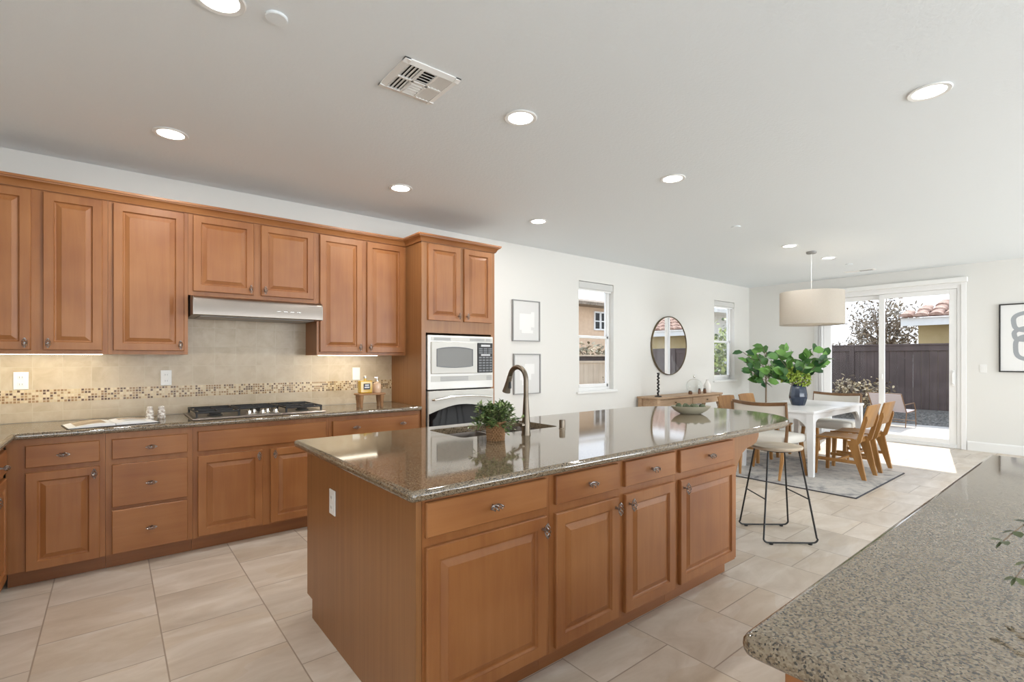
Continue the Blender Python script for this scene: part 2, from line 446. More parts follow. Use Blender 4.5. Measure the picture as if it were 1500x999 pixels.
def leafmat(name, a, b_, rough=0.4):
    m, t, b = mat_base(name)
    ge = N(t, 'ShaderNodeNewGeometry')
    c = ramp(t, ge.outputs['Random Per Island'], [(0.1, a), (0.9, b_)])
    t.links.new(c, b.inputs['Base Color']); b.inputs['Roughness'].default_value = rough
    return m
M['fig'] = leafmat('fig_leaf', (0.018, 0.075, 0.022), (0.15, 0.33, 0.065))
M['boxw'] = leafmat('boxwood_leaf', (0.03, 0.075, 0.02), (0.24, 0.32, 0.11))
M['moss'] = leafmat('lime_flower', (0.22, 0.32, 0.035), (0.40, 0.50, 0.08), 0.7)
M['euc'] = leafmat('eucalyptus_leaf', (0.035, 0.05, 0.022), (0.14, 0.165, 0.07), 0.55)
M['drytree'] = leafmat('dry_tree_leaf', (0.14, 0.115, 0.08), (0.50, 0.42, 0.33), 0.8)
M['shrub'] = leafmat('bronze_shrub_leaf', (0.06, 0.035, 0.015), (0.52, 0.42, 0.26), 0.7)
M['garden'] = leafmat('garden_leaf', (0.05, 0.10, 0.015), (0.55, 0.62, 0.20), 0.5)
M['dryhedge'] = leafmat('dry_hedge_leaf', (0.12, 0.10, 0.06), (0.5, 0.42, 0.28), 0.8)

def glass_mat(name, refl=0.07, tint=(1, 1, 1)):
    m = bpy.data.materials.new(name); m.use_nodes = True; t = m.node_tree; t.nodes.clear()
    o = N(t, 'ShaderNodeOutputMaterial'); mx = N(t, 'ShaderNodeMixShader'); tr = N(t, 'ShaderNodeBsdfTransparent'); gl = N(t, 'ShaderNodeBsdfGlossy')
    tr.inputs[0].default_value = rgba(tint); gl.inputs['Roughness'].default_value = 0.0; gl.inputs[0].default_value = (0.9, 0.92, 0.92, 1)
    lw = N(t, 'ShaderNodeLayerWeight'); lw.inputs['Blend'].default_value = 0.12
    t.links.new(math_(t, 'MINIMUM', math_(t, 'ADD', math_(t, 'MULTIPLY', lw.outputs['Fresnel'], 0.35), refl * 0.1), 0.6), mx.inputs[0])
    t.links.new(tr.outputs[0], mx.inputs[1]); t.links.new(gl.outputs[0], mx.inputs[2]); t.links.new(mx.outputs[0], o.inputs[0])
    return m
M['glass'] = glass_mat('window_glass')
M['clearglass'] = glass_mat('clear_glassware', 0.2, (0.97, 0.98, 0.975))

def rug_mat():
    m, t, b = mat_base('rug_pile')
    v = coords(t, (1, 1, 1), rand=False)
    n1 = noise(t, v, 2.2, 8, 0.7, 1.2); n2 = noise(t, v, 14, 5, 0.7)
    f = math_(t, 'ADD', math_(t, 'MULTIPLY', n1, 0.7), math_(t, 'MULTIPLY', n2, 0.3))
    c = ramp(t, f, [(0.34, (0.13, 0.13, 0.14)), (0.42, (0.30, 0.295, 0.295)), (0.49, (0.47, 0.45, 0.425)), (0.60, (0.60, 0.565, 0.52))])
    t.links.new(c, b.inputs['Base Color']); b.inputs['Roughness'].default_value = 0.95
    bump(t, b, noise(t, v, 300, 2), 0.3, 0.004); return m
M['rug'] = rug_mat()
M['rug_edge'] = plain('rug_binding', (0.06, 0.06, 0.07), 0.9)

def mottled(name, a, b_, scale, rough=0.85, bstr=0.3, det=5):
    m, t, b = mat_base(name); v = coords(t, rand=False); n = noise(t, v, scale, det, 0.65)
    t.links.new(ramp(t, n, [(0.33, a), (0.67, b_)]), b.inputs['Base Color']); b.inputs['Roughness'].default_value = rough
    if bstr: bump(t, b, n, bstr, 0.02)
    return m
M['patio'] = mottled('patio_concrete', (0.52, 0.46, 0.40), (0.62, 0.56, 0.49), 1.5, bstr=0.05)
M['gravel'] = mottled('gravel', (0.03, 0.026, 0.023), (0.26, 0.23, 0.19), 22)
M['earth'] = mottled('garden_earth', (0.20, 0.165, 0.12), (0.32, 0.27, 0.2), 3)
M['stucco_y'] = mottled('ochre_stucco', (0.50, 0.39, 0.20), (0.56, 0.44, 0.24), 5, bstr=0.1)
M['stucco_b'] = mottled('beige_stucco', (0.70, 0.50, 0.34), (0.78, 0.58, 0.41), 5, bstr=0.1)
M['stucco_w'] = mottled('white_stucco', (0.74, 0.73, 0.70), (0.8, 0.79, 0.76), 5, bstr=0.1)
M['roof'] = mottled('clay_roof_tile', (0.22, 0.11, 0.075), (0.52, 0.36, 0.28), 6)
M['roof_grey'] = mottled('brown_roof_tile', (0.14, 0.105, 0.075), (0.33, 0.26, 0.19), 9)
M['fence_dark'] = wood('dark_fence_board', (0.055, 0.038, 0.035), (0.075, 0.053, 0.049), (0.10, 0.073, 0.068), scale=(9, 9, 0.6), rough=0.7, coat=0)
M['fence_tan'] = wood('tan_fence_board', (0.55, 0.43, 0.31), (0.66, 0.53, 0.40), (0.74, 0.62, 0.48), scale=(12, 12, 0.8), rough=0.8, coat=0)
M['photo_print'] = mottled('page_photo', (0.30, 0.20, 0.11), (0.62, 0.52, 0.40), 9, 0.4, 0)
M['page_text'] = plain('page_text_grey', (0.45, 0.45, 0.45), 0.7)

# ------------------------------------------------------------------ room shell
XN, XF, YL, YR, H = -1.09, 9.79, 4.65, -4.6, 2.74
T = 0.15
struct('floor', MB().box(XN - T, XF + 0.02, YR - T, YL + T, -0.12, 0.0), M['floor'])
struct('ceiling', MB().box(XN - T, XF + T, YR - T, YL + T, H, H + 0.15), M['ceil'])

def wall_with_openings(name, a0, a1, ops, place, mat=None):
    """ops: (start, end, z0, z1); place(a0,a1,z0,z1) -> box args"""
    mb = MB(); cur = a0
    for s, e, z0, z1 in sorted(ops):
        if s > cur: mb.box(*place(cur, s, 0, H))
        if z0 > 0: mb.box(*place(s, e, 0, z0))
        if z1 < H: mb.box(*place(s, e, z1, H))
        cur = e
    if cur < a1: mb.box(*place(cur, a1, 0, H))
    return struct(name, mb, mat or M['wall'])

WIN = [(4.925, 5.655, 0.895, 2.41), (8.465, 9.20, 0.945, 2.405)]
wall_with_openings('wall_left', XN - T, XF + T, WIN, lambda a, b, z0, z1: (a, b, YL, YL + T, z0, z1))
DOOR = (1.50, 3.42, 0.0, 2.455)
wall_with_openings('wall_far', YR, YL, [DOOR], lambda a, b, z0, z1: (XF, XF + T, a, b, z0, z1))
RW = [(-0.35, 2.15, 0.3, 2.4), (2.95, 5.45, 0.3, 2.4), (6.25, 8.75, 0.3, 2.4)]  # unseen window openings, added to let fill light into the room
wall_with_openings('wall_right', XN - T, XF + T, RW, lambda a, b, z0, z1: (a, b, YR - T, YR, z0, z1))
wall_with_openings('wall_near', YR, YL, [(-3.5, -0.9, 0.5, 2.4)], lambda a, b, z0, z1: (XN - T, XN, a, b, z0, z1))  # its opening is added too, behind the camera, for fill light
# baseboards
def bb_prof(h=0.13): return [(0, 0), (0.014, 0), (0.014, h - 0.02), (0.006, h), (0, h)]
struct('baseboard_far', MB().prism([(XF - 0.016, 0), (XF, 0), (XF, 0.135), (XF - 0.008, 0.135), (XF - 0.016, 0.118)], 'y', YR, 1.44).prism([(XF - 0.016, 0), (XF, 0), (XF, 0.135), (XF - 0.008, 0.135), (XF - 0.016, 0.118)], 'y', 3.50, YL), M['trim'])
struct('baseboard_left', MB().prism([(YL - 0.016, 0), (YL, 0), (YL, 0.135), (YL - 0.008, 0.135), (YL - 0.016, 0.118)], 'x', 3.04, XF), M['trim'])
struct('baseboard_right', MB().box(XN, XF, YR, YR + 0.016, 0, 0.135), M['trim'])

# windows on the left wall
def hung_window(n, x0, x1, z0, z1, rail):
    y0, y1 = YL + 0.075, YL + 0.125
    fr = MB(); w = 0.045
    fr.box(x0, x0 + w, y0, y1, z0, z1, .004).box(x1 - w, x1, y0, y1, z0, z1, .004).box(x0 + w, x1 - w, y0, y1, z0, z0 + w, .004).box(x0 + w, x1 - w, y0, y1, z1 - w, z1, .004)
    root = struct('window_%d' % n, fr, M['vinyl'])
    lo = MB(); s = 0.035; ya, yb = y0 - 0.012, y0 + 0.02
    xa, xb = x0 + w, x1 - w
    lo.box(xa, xa + s, ya, yb, z0 + w, rail, .003).box(xb - s, xb, ya, yb, z0 + w, rail, .003).box(xa, xb, ya, yb, z0 + w, z0 + w + s * 1.3, .003).box(xa, xb, ya, yb, rail - s, rail, .003)
    build('lower_sash', lo, M['vinyl'], root)
    up = MB(); up.box(xa, xa + s * .6, y0 + .021, y0 + .045, rail - .03, z1 - w).box(xb - s * .6, xb, y0 + .021, y0 + .045, rail - .03, z1 - w).box(xa, xb, y0 + .021, y0 + .045, rail - .03, rail + .005)
    build('upper_sash', up, M['vinyl'], root)
    build('pane', MB().box(xa + .01, xb - .01, y0 + .002, y0 + .006, z0 + w + .02, rail - .01), M['glass'], root, smooth=0)
    build('pane', MB().box(xa + .01, xb - .01, y0 + .030, y0 + .034, rail - .02, z1 - w + .01), M['glass'], root, smooth=0)
    build('window_sill', MB().box(x0 - 0.05, x1 + 0.06, YL - 0.035, YL - 0.001, z0 - 0.03, z0 - 0.002, .004).box(x0 + .001, x1 - .001, YL - .002, y0 - .013, z0 + .0005, z0 + .006), M['trim'], root)
    return root
hung_window(1, *WIN[0], 1.665)
hung_window(2, *WIN[1], 1.675)
for (x0, x1, z0, z1), lab in zip(WIN, ('rolled up white roller blind atop the side window left of the round mirror', 'rolled up white roller blind atop the side window right of the round mirror')):
    t = thing('roller_blind', lab, 'blind', ((x0 + x1) / 2, YL + 0.03, z1 - 0.1), group='roller blinds of the side windows')
    hw = (x1 - x0) / 2 - 0.004
    build('cassette', MB().box(-hw, hw, -0.028, 0.03, 0.0, 0.096, .01), M['blind'], t)
    build('hem_bar', MB().box(-hw + .02, hw - .02, -0.005, 0.005, -0.022, 0.0, .002), M['vinyl'], t)
# added unseen windows of the right wall and behind the camera
def plain_window_x(n, x0, x1, z0, z1):
    y = YR - 0.09; w = .05
    r = struct('window_%d' % n, MB().box(x0, x0 + w, y, y + .06, z0, z1).box(x1 - w, x1, y, y + .06, z0, z1).box(x0 + w, x1 - w, y, y + .06, z0, z0 + w).box(x0 + w, x1 - w, y, y + .06, z1 - w, z1).box((x0 + x1) / 2 - .03, (x0 + x1) / 2 + .03, y, y + .06, z0 + w, z1 - w), M['vinyl'])
    build('pane', MB().box(x0 + w, x1 - w, y + .028, y + .032, z0 + w, z1 - w), M['glass'], r, smooth=0)
for i, (a, b, c, d) in enumerate(RW): plain_window_x(3 + i, a, b, c, d)

# sliding patio door
def sliding_door():
    y0, y1, z1 = DOOR[0], DOOR[1], DOOR[3]
    xa = XF + 0.005; xb = XF + 0.13
    fr = MB().box(xa, xb, y0, y0 + .055, 0, z1, .004).box(xa, xb, y1 - .055, y1, 0, z1, .004).box(xa, xb, y0 + .055, y1 - .055, z1 - .06, z1, .004).box(xa, xb, y0 + .055, y1 - .055, 0, .045, .004)
    fr.box(XF - .012, XF - .0005, y0 - .05, y0 + .01, 0, z1 + .05, .003).box(XF - .012, XF - .0005, y1 - .01, y1 + .06, 0, z1 + .05, .003).box(XF - .012, XF - .0005, y0 + .01, y1 - .01, z1 - .01, z1 + .05, .003)
    root = struct('door_1', fr, M['vinyl'])
    def sash(ya, yb, x, wl, wr):
        mb = MB().box(x, x + .04, ya, ya + wr, .05, z1 - .062, .004).box(x, x + .04, yb - wl, yb, .05, z1 - .062, .004).box(x, x + .04, ya + wr, yb - wl, .05, .125, .004).box(x, x + .04, ya + wr, yb - wl, z1 - .135, z1 - .062, .004)
        s = build('sash', mb, M['vinyl'], root)
        build('pane', MB().box(x + .016, x + .02, ya + wr - .01, yb - wl + .01, .11, z1 - .12), M['glass'], s, smooth=0)
        return s
    s1 = sash(y0 + .06, 2.53, XF + .02, .08, .09)
    sash(2.47, y1 - .06, XF + .075, .12, .06)
    h = MB().box(XF - .005, XF + .02, 1.585, 1.615, .93, 1.17, .005).tube([(XF - .003, 1.60, .97), (XF - .045, 1.60, .98), (XF - .045, 1.60, 1.12), (XF - .003, 1.60, 1.13)], .009, 8)
    build('door_handle', h, M['plastic_w'], s1)
    build('lock_latch', MB().box(XF + .008, XF + .02, 2.475, 2.50, 1.0, 1.09, .004), M['plastic_w'], s1)
sliding_door()
struct('trim_1', MB().box(XF - 0.09, XF - 0.013, 1.43, 3.62, 2.475, 2.545, .006), M['trim'])
# stacked vertical blind by the door
t = thing('vertical_blind', 'white vertical blind stacked open at left side of the sliding glass door', 'blind', (XF - 0.05, 3.36, 0.03))
for k in range(4):
    build('vane', MB().box(-.035, .035, -.002, .002, 0, 2.44), M['vinyl'], t, loc=(0, -.07 + k * .045, 0), rot=(0, 0, .35))

# backsplash and mosaic band
struct('trim_2', MB().box(XN, 2.19, YL - .010, YL - .0005, .915, 1.045).box(XN, 2.19, YL - .010, YL - .0005, 1.135, 1.40).box(.41, 1.38, YL - .010, YL - .0005, 1.40, 1.86).box(XN + .0005, XN + .010, 1.2, YL - .01, .915, 1.045).box(XN + .0005, XN + .010, 1.2, YL - .01, 1.135, 1.40), M['splash'], label='beige square backsplash tiles')
struct('trim_3', MB().box(XN, 2.19, YL - .012, YL - .0005, 1.045, 1.135).box(XN + .0005, XN + .012, 1.2, YL - .01, 1.045, 1.135), M['mosaic'], label='brown glass mosaic band')

# ------------------------------------------------------------------ cabinets
def pull_mesh(vert):
    mb = MB(); L = .028; R = .0118
    for k in range(4):
        pts = []
        for i in range(15):
            u = i / 14; a = 2 * PI * (k / 4 + .8 * u); r = R * (math.sin(PI * u) ** .75) + .0012
            pts.append((-L + 2 * L * u, -.03 + r * math.cos(a), r * math.sin(a)))
        mb.tube(pts, .0019, 5)
    mb.tube([(-L - .003, -.03, 0), (-L + .004, -.03, 0)], .0034, 6).tube([(L - .004, -.03, 0), (L + .003, -.03, 0)], .0034, 6)
    mb.tube([(0, -.03, 0), (0, -.012, 0), (0, 0, 0)], [.0042, .0042, .007], 8)
    if vert: mb.v = [(z, y, x) for x, y, z in mb.v]
    return mb
PULL_H = PULL_V = None
def add_pull(parent, x, y, z, vert):
    global PULL_H, PULL_V
    src = PULL_V if vert else PULL_H
    if src is None:
        o = build('handle', pull_mesh(vert), M['pull'], parent, loc=(x, y, z))
        if vert: PULL_V = o
        else: PULL_H = o
        return o
    return inst(src, 'handle', parent, (x, y, z), (0, 0, 0))

DT = .02
DOOR_PROF = [(0, -.0005), (0, -DT + .004), (.0035, -DT), (.050, -DT), (.0505, -DT + .003), (.055, -DT + .0105), (.058, -DT + .012), (.062, -DT + .012), (.086, -DT + .003), (.0875, -DT + .001)]
DRAW_PROF = [(0, -.0005), (0, -DT + .004), (.0035, -DT)]
def door(root, x0, x1, z0, z1, hx=None, hz=None, label=None):
    d = build('door', MB().rings(x0, x1, z0, z1, DOOR_PROF), M['maple'], root, smooth=20)
    if hx is not None: add_pull(d, hx, -DT, hz, True)
    return d
def drawer(root, x0, x1, z0, z1, handles=(0.5,)):
    d = build('drawer', MB().rings(x0, x1, z0, z1, DRAW_PROF), M['maple_h'], root, smooth=20)
    for h in handles: add_pull(d, x0 + (x1 - x0) * h, -DT, (z0 + z1) / 2, False)
    return d
def base_cabinet(name, label, x0, x1, fronts, yf, depth=.605, rotz=0, loc=None, group=None, toe=.07, hollow=False):
    """x values are along the face; the face looks to local -y"""
    c = (x0 + x1) / 2
    root = thing(name, label, 'cabinet', loc or (c, yf, 0), rotz, group)
    a, b = x0 - c, x1 - c
    if hollow:
        bb = MB().box(a + .0006, b - .0006, 0, .02, .10, .875).box(a + .0006, b - .0006, depth - .01, depth, .10, .875).box(a + .0006, a + .02, .02, depth - .01, .10, .875).box(b - .02, b - .0006, .02, depth - .01, .10, .875).box(a + .02, b - .02, .02, depth - .01, .10, .12)
    else: bb = MB().box(a + .0006, b - .0006, 0, depth, .10, .875)
    build('body', bb, M['maple'], root, smooth=0)
    build('toe_kick', MB().box(a + .0006, b - .0006, toe, depth, 0.0005, .0995), M['toe'], root, smooth=0)
    for fr in fronts:
        k, p, q, z0, z1, *h = fr
        if k == 'door': door(root, p - c, q - c, z0, z1, (h[0] - c) if h else None, h[1] if h else None)
        else: drawer(root, p - c, q - c, z0, z1, h[0] if h else (.5,))
    return root
ZD0, ZD1, ZT0, ZT1 = .105, .690, .728, .850
YB = 4.04
BG = 'base cabinets along the tiled wall'
base_cabinet('base_cabinet', 'narrow base cabinet under the open book, one drawer over one raised panel door', -.479, -.035,
             [('drawer', -.396, -.063, .705, .835), ('door', -.396, -.063, .10, .675, -.088, .635)], YB, group=BG)
base_cabinet('drawer_cabinet', 'base cabinet of three stacked drawers left of the cooktop', -.035, .43,
             [('drawer', -.004, .399, .707, .833), ('drawer', -.004, .399, .402, .672), ('drawer', -.004, .399, .105, .381)], YB, group=BG)
base_cabinet('base_cabinet', 'wide double door base cabinet with false drawer front below the gas cooktop', .43, 1.36,
             [('drawer', .459, 1.334, .702, .84, ()), ('door', .459, .868, .112, .668, .84, .63), ('door', .922, 1.334, .112, .668, .948, .63)], YB, group=BG)
base_cabinet('base_cabinet', 'base cabinet with wide two handle drawer beside the tall oven cabinet', 1.36, 2.189,
             [('drawer', 1.388, 2.165, .712, .838, (.24, .78)), ('door', 1.388, 1.755, .112, .678, 1.73, .64), ('door', 1.80, 2.165, .112, .678, 1.825, .64)], YB, group=BG)
# the short return on the near wall: faces +x
RX = -.482
base_cabinet('base_cabinet', 'base cabinet at left photo edge facing across the kitchen corner', -.29, .29,
             [('drawer', -.262, .24, .705, .835), ('door', -.262, .24, .105, .675, -.235, .635)], 0, rotz=PI / 2, loc=(RX, 3.70, 0), group=BG)
base_cabinet('base_cabinet', 'base cabinet of the return run behind the left photo edge', -.40, .40,
             [('drawer', -.37, .37, .705, .835), ('door', -.37, -.02, .105, .675, -.05, .635), ('door', .02, .37, .105, .675, .05, .635)], 0, rotz=PI / 2, loc=(RX, 3.008, 0), group=BG)
# uppers
YU = 4.33
def wall_cabinet(label, x0, x1, z0, z1, fronts, yf=YU, name='wall_cabinet', sides=True):
    c = (x0 + x1) / 2
    root = thing(name, label, 'cabinet', (c, yf, z0), 0, 'wall cabinets')
    a, b = x0 - c, x1 - c; h = z1 - z0; dp = YL - yf - .001
    build('body', MB().box(a + .0006, b - .0006, 0, dp, .025, h).box(a + .0006, b - .0006, 0, .02, 0, .0249).box(a + .0006, a + .018, .0201, dp - .012, 0, .0249).box(b - .018, b - .0006, .0201, dp - .012, 0, .0249), M['maple'], root, smooth=0)
    for p, q, hx in fronts:
        door(root, p - c, q - c, (1.402 if z0 < 1.5 else 1.846) - z0, 2.408 - z0, hx - c, (1.445 if z0 < 1.5 else 1.888) - z0)
    return root
wall_cabinet('two door wall cabinet at left photo edge above the open book', -.72, -.025, 1.375, 2.43, [(-.685, -.400, -.425), (-.344, -.053, -.319)])
wall_cabinet('single door wall cabinet immediately left of the range hood', -.025, .432, 1.375, 2.43, [(.003, .407, .382)])
wall_cabinet('short two door wall cabinet above the range hood', .432, 1.355, 1.815, 2.43, [(.462, .867, .842), (.920, 1.327, .945)])
wall_cabinet('two door wall cabinet between the range hood and tall oven cabinet', 1.355, 2.189, 1.375, 2.43, [(1.378, 1.752, 1.727), (1.796, 2.166, 1.821)])

# tall oven cabinet
YT = 4.02
def tall_cabinet():
    c = 2.605
    root = thing('oven_cabinet', 'tall wooden cabinet housing the built-in microwave and wall oven', 'cabinet', (c, YT, 0))
    d = YL - YT - .001
    a, b = 2.19 - c, 3.02 - c
    mb = MB().box(a, a + .02, 0, d, 0.0005, 2.43).box(b - .02, b, 0, d, 0.0005, 2.43).box(a + .02, b - .02, 0, d, 1.585, 2.43).box(a + .02, b - .02, 0, d, .10, .395).box(a + .02, b - .02, d - .02, d, .395, 1.585)
    mb.box(a + .02, a + .043, 0, .02, .395, 1.585).box(b - .043, b - .02, 0, .02, .395, 1.585)
    build('body', mb, M['maple_side'], root, smooth=0)
    build('toe_kick', MB().box(a + .021, b - .021, .07, d - .02, .0005, .0995), M['toe'], root, smooth=0)
    door(root, 2.250 - c, 2.600 - c, 1.70, 2.405, 2.574 - c, 1.75)
    door(root, 2.645 - c, 2.976 - c, 1.70, 2.405, 2.671 - c, 1.75)
    drawer(root, 2.24 - c, 2.97 - c, .13, .37)
tall_cabinet()

# crown moulding
def sweep(path, prof, close=False):
    """path 2D (x,y) left to right with the outward side on the right (-y for +x travel); prof (out, z)"""
    mb = MB(); n = len(path); vs = []; k = len(prof)
    for i in range(n):
        ns = []
        if i > 0: ns.append(norm2(path[i - 1], path[i]))
        if i < n - 1: ns.append(norm2(path[i], path[i + 1]))
        if len(ns) == 2:
            mx, my = ns[0][0] + ns[1][0], ns[0][1] + ns[1][1]; q = (mx * ns[0][0] + my * ns[0][1]) or 1
            m_ = (mx / q, my / q)
        else: m_ = ns[0]
        for o, z in prof: vs.append((path[i][0] + m_[0] * o, path[i][1] + m_[1] * o, z))
    fs = []
    for i in range(n - 1):
        for j in range(k):
            fs.append((i * k + j, i * k + (j + 1) % k, (i + 1) * k + (j + 1) % k, (i + 1) * k + j))
    fs += [tuple(range(k)), tuple(range((n - 1) * k, n * k))]
    return mb.add(vs, fs)
crown_prof = [(.0005, 2.4305), (.0005, 2.418), (.010, 2.418), (.013, 2.427), (.017, 2.432), (.021, 2.442), (.033, 2.455), (.044, 2.460), (.046, 2.468), (.052, 2.469), (.052, 2.484), (.0005, 2.484)]
CR = sweep([(-1.085, 4.31), (2.189, 4.31), (2.189, 4.02), (3.021, 4.02), (3.021, YL - .001)], crown_prof)
o = struct('trim_4', sweep([(-1.085, 4.329), (2.189, 4.329), (2.189, 4.019), (3.021, 4.019), (3.021, YL - .001)], crown_prof), M['maple_h'], smooth=30, label='stained wood crown moulding along the cabinet tops')

# ------------------------------------------------------------------ island
YI = 1.52
IG = 'island cabinets facing the peninsula'
def icab(label, x0, x1, fronts):
    return base_cabinet('island_cabinet', label, x0, x1, fronts, YI, depth=.60, group=IG, toe=.065)
icab('island cabinet nearest the end panel, one wide drawer over one wide door', .829, 1.428,
     [('drawer', .838, 1.400, ZT0, ZT1), ('door', .838, 1.400, ZD0 + .012, .694, 1.376, .645)])
icab('middle island cabinet with two drawers over two narrow doors', 1.428, 2.36,
     [('drawer', 1.456, 1.862, ZT0, ZT1), ('drawer', 1.917, 2.335, ZT0, ZT1), ('door', 1.456, 1.866, .12, .690, 1.842, .645), ('door', 1.919, 2.333, .12, .690, 1.943, .645)])
icab('island cabinet at the corbel end beside the bar stool', 2.36, 3.012,
     [('drawer', 2.384, 2.956, ZT0, ZT1), ('door', 2.388, 2.990, .12, .688, 2.414, .645)])
base_cabinet('island_cabinet', 'sink base cabinet on far side of the island', -.71, .71,
             [('door', -.67, -.02, .12, .83, -.05, .78), ('door', .02, .67, .12, .83, .05, .78)], 0, depth=.605, rotz=PI, loc=(1.5385, 2.73, 0), hollow=True, group='island cabinets facing the cooktop', toe=.08)
base_cabinet('island_cabinet', 'cabinet on far side of the island at the corbel end', -.381, .381,
             [('drawer', -.36, .36, ZT0, ZT1), ('door', -.36, -.02, .12, .69, -.05, .645), ('door', .02, .36, .12, .69, .05, .645)], 0, depth=.60, rotz=PI, loc=(2.631, 2.73, 0), group='island cabinets facing the cooktop', toe=.08)
pan = build('island_end_panel', MB().prism([(YI, .0005), (2.646, .0005), (2.646, .097), (2.73, .097), (2.73, .875), (YI, .875)], 'x', .806, .828), M['maple_side'], smooth=0)
tag(pan, 'plain vertical grain wood end panel of the island, with a white outlet', 'panel')

def offset_poly(P, d):
    n = len(P); out = []
    for i in range(n):
        n1 = norm2(P[i - 1], P[i]); n2 = norm2(P[i], P[(i + 1) % n])
        mx, my = n1[0] + n2[0], n1[1] + n2[1]; q = (mx * n1[0] + my * n1[1]) or 1
        out.append((P[i][0] - mx / q * d, P[i][1] - my / q * d))
    return out
def slab(name, outer, z0, z1, mat, holes=(), label='', cat='countertop', round_edge=True):
    """outer counter-clockwise; bullnose edge"""
    bm = bmesh.new(); r = (z1 - z0) / 2; prof = []
    if round_edge:
        rt = r * .9
        for i in range(9):
            a = -PI / 2 + PI * i / 8
            prof.append((rt * (1 - math.cos(a)), (z0 + z1) / 2 + r * math.sin(a)))
    else: prof = [(0.002, z0), (0, z0 + .002), (0, z1 - .002), (.002, z1)]
    loops = []
    for d, z in prof: loops.append([bm.verts.new((x, y, z)) for x, y in offset_poly(outer, d)])
    n = len(outer)
    for a, b in zip(loops, loops[1:]):
        for i in range(n): bm.faces.new((a[i], a[(i + 1) % n], b[(i + 1) % n], b[i]))
    def edges_of(lp): return [bm.edges.get((lp[i], lp[(i + 1) % len(lp)])) or bm.edges.new((lp[i], lp[(i + 1) % len(lp)])) for i in range(len(lp))]
    hl = []
    for hole in holes:
        A = [bm.verts.new((x, y, z0)) for x, y in hole]; B = [bm.verts.new((x, y, z1)) for x, y in hole]
        for i in range(len(hole)): bm.faces.new((A[i], A[(i + 1) % len(hole)], B[(i + 1) % len(hole)], B[i]))
        hl.append((A, B))
    for lp, k in ((loops[0], 0), (loops[-1], 1)):
        es = edges_of(lp)
        for h in hl: es += edges_of(h[k])
        bmesh.ops.triangle_fill(bm, use_beauty=True, edges=es)
    bmesh.ops.recalc_face_normals(bm, faces=bm.faces)
    me = bpy.data.meshes.new(name); bm.to_mesh(me); bm.free()
    me.polygons.foreach_set('use_smooth', [abs(p.normal.z) < .999 for p in me.polygons]); me.set_sharp_from_angle(angle=math.radians(40))
    top = {e for p in me.polygons if abs(p.normal.z) > .999 for e in p.edge_keys}
    for e in me.edges:
        if tuple(sorted(e.vertices)) in top: e.use_edge_sharp = True
    me.materials.append(mat)
    o = bpy.data.objects.new(name, me); COL.objects.link(o)
    return tag(o, label, cat)
def rounded(P, r, k=5):
    out = []; n = len(P)
    for i in range(n):
        p0, p, p1 = Vector(P[i - 1]), Vector(P[i]), Vector(P[(i + 1) % n])
        a = (p0 - p).normalized(); b = (p1 - p).normalized()
        for j in range(k + 1):
            u = j / k
            A = p + a * r; B = p + b * r
            out.append(tuple((1 - u) ** 2 * A + 2 * u * (1 - u) * p + u * u * B))
    return out
ZC0, ZC1 = .8755, .914
isl = [(.745, 2.765), (.745, 1.44)]
isl = rounded([(.745, 2.775), (.745, 1.44), (3.40, 1.44), (3.40, 2.775)], .025, 4)
isl = [p for p in isl if p[0] < 3.3]
arc = [(3.44 + .69 * math.cos(a) ** 0.85 if math.cos(a) > 0 else 3.44, 2.1075 + .6675 * math.sin(a)) for a in [-PI / 2 + PI * i / 28 for i in range(29)]]
isl = isl[:10] + arc + isl[10:]
SINK = rounded([(1.48, 2.26), (2.212, 2.26), (2.212, 2.64), (1.48, 2.64)], .04, 4)
slab('island_countertop', isl, ZC0, ZC1, M['granite'], [SINK], 'large speckled granite island countertop with rounded far end')
slab('countertop', rounded([(XN + .012, 4.638), (XN + .012, 2.60), (-.435, 2.60), (-.435, 3.995), (2.188, 3.995), (2.188, 4.638)], .012, 3), ZC0, ZC1, M['granite'], [], 'speckled granite countertop along the tiled wall below the wall cabinets')
# corbels under the island overhang
def corbel(y0, y1, lab):
    pts = [(3.0125, .875), (3.0125, .60), (3.04, .605), (3.065, .635), (3.085, .68), (3.13, .735), (3.20, .765), (3.28, .775), (3.335, .79), (3.365, .825), (3.375, .875)]
    o = build('corbel', MB().prism(pts, 'y', y0, y1), M['maple_side'], smooth=30)
    tag(o, lab, 'bracket', 'scrolled wooden corbels under the island overhang')
corbel(1.535, 1.585, 'scrolled wooden corbel under the island overhang just behind the bar stool')
corbel(2.66, 2.71, 'scrolled wooden corbel under the island overhang on the console table side')

# undermount sink
def sink():
    t = thing('sink', 'double bowl stainless undermount sink in the island countertop', 'sink', (1.846, 2.45, .8745))
    mb = MB()
    def bowl(x0, x1, y0, y1, dp):
        A = rounded([(x0, y0), (x1, y0), (x1, y1), (x0, y1)], .05, 4); B = offset_poly(A, .012)
        n = len(A)
        vs = [(x, y, 0) for x, y in A] + [(x, y, -dp + .02) for x, y in B] + [(x, y, -dp) for x, y in offset_poly(A, .03)]
        fs = [(i, (i + 1) % n, n + (i + 1) % n, n + i) for i in range(n)] + [(n + i, n + (i + 1) % n, 2 * n + (i + 1) % n, 2 * n + i) for i in range(n)] + [tuple(range(2 * n, 3 * n))]
        mb.add(vs, fs)
    bowl(-.372, -.015, -.198, .198, .17); bowl(.015, .372, -.198, .198, .17)
    mb.box(-.0148, .0148, -.19, .19, -.05, -.001, .004)
    build('basin', mb, M['steel'], t, recalc=False)
    for x in (-.2, .2):
        build('drain', MB().lathe([(.0, .002), (.03, .003), (.042, .001), (.042, -.002)], (x, 0, -.168), 16), M['chrome'], t)
sink()

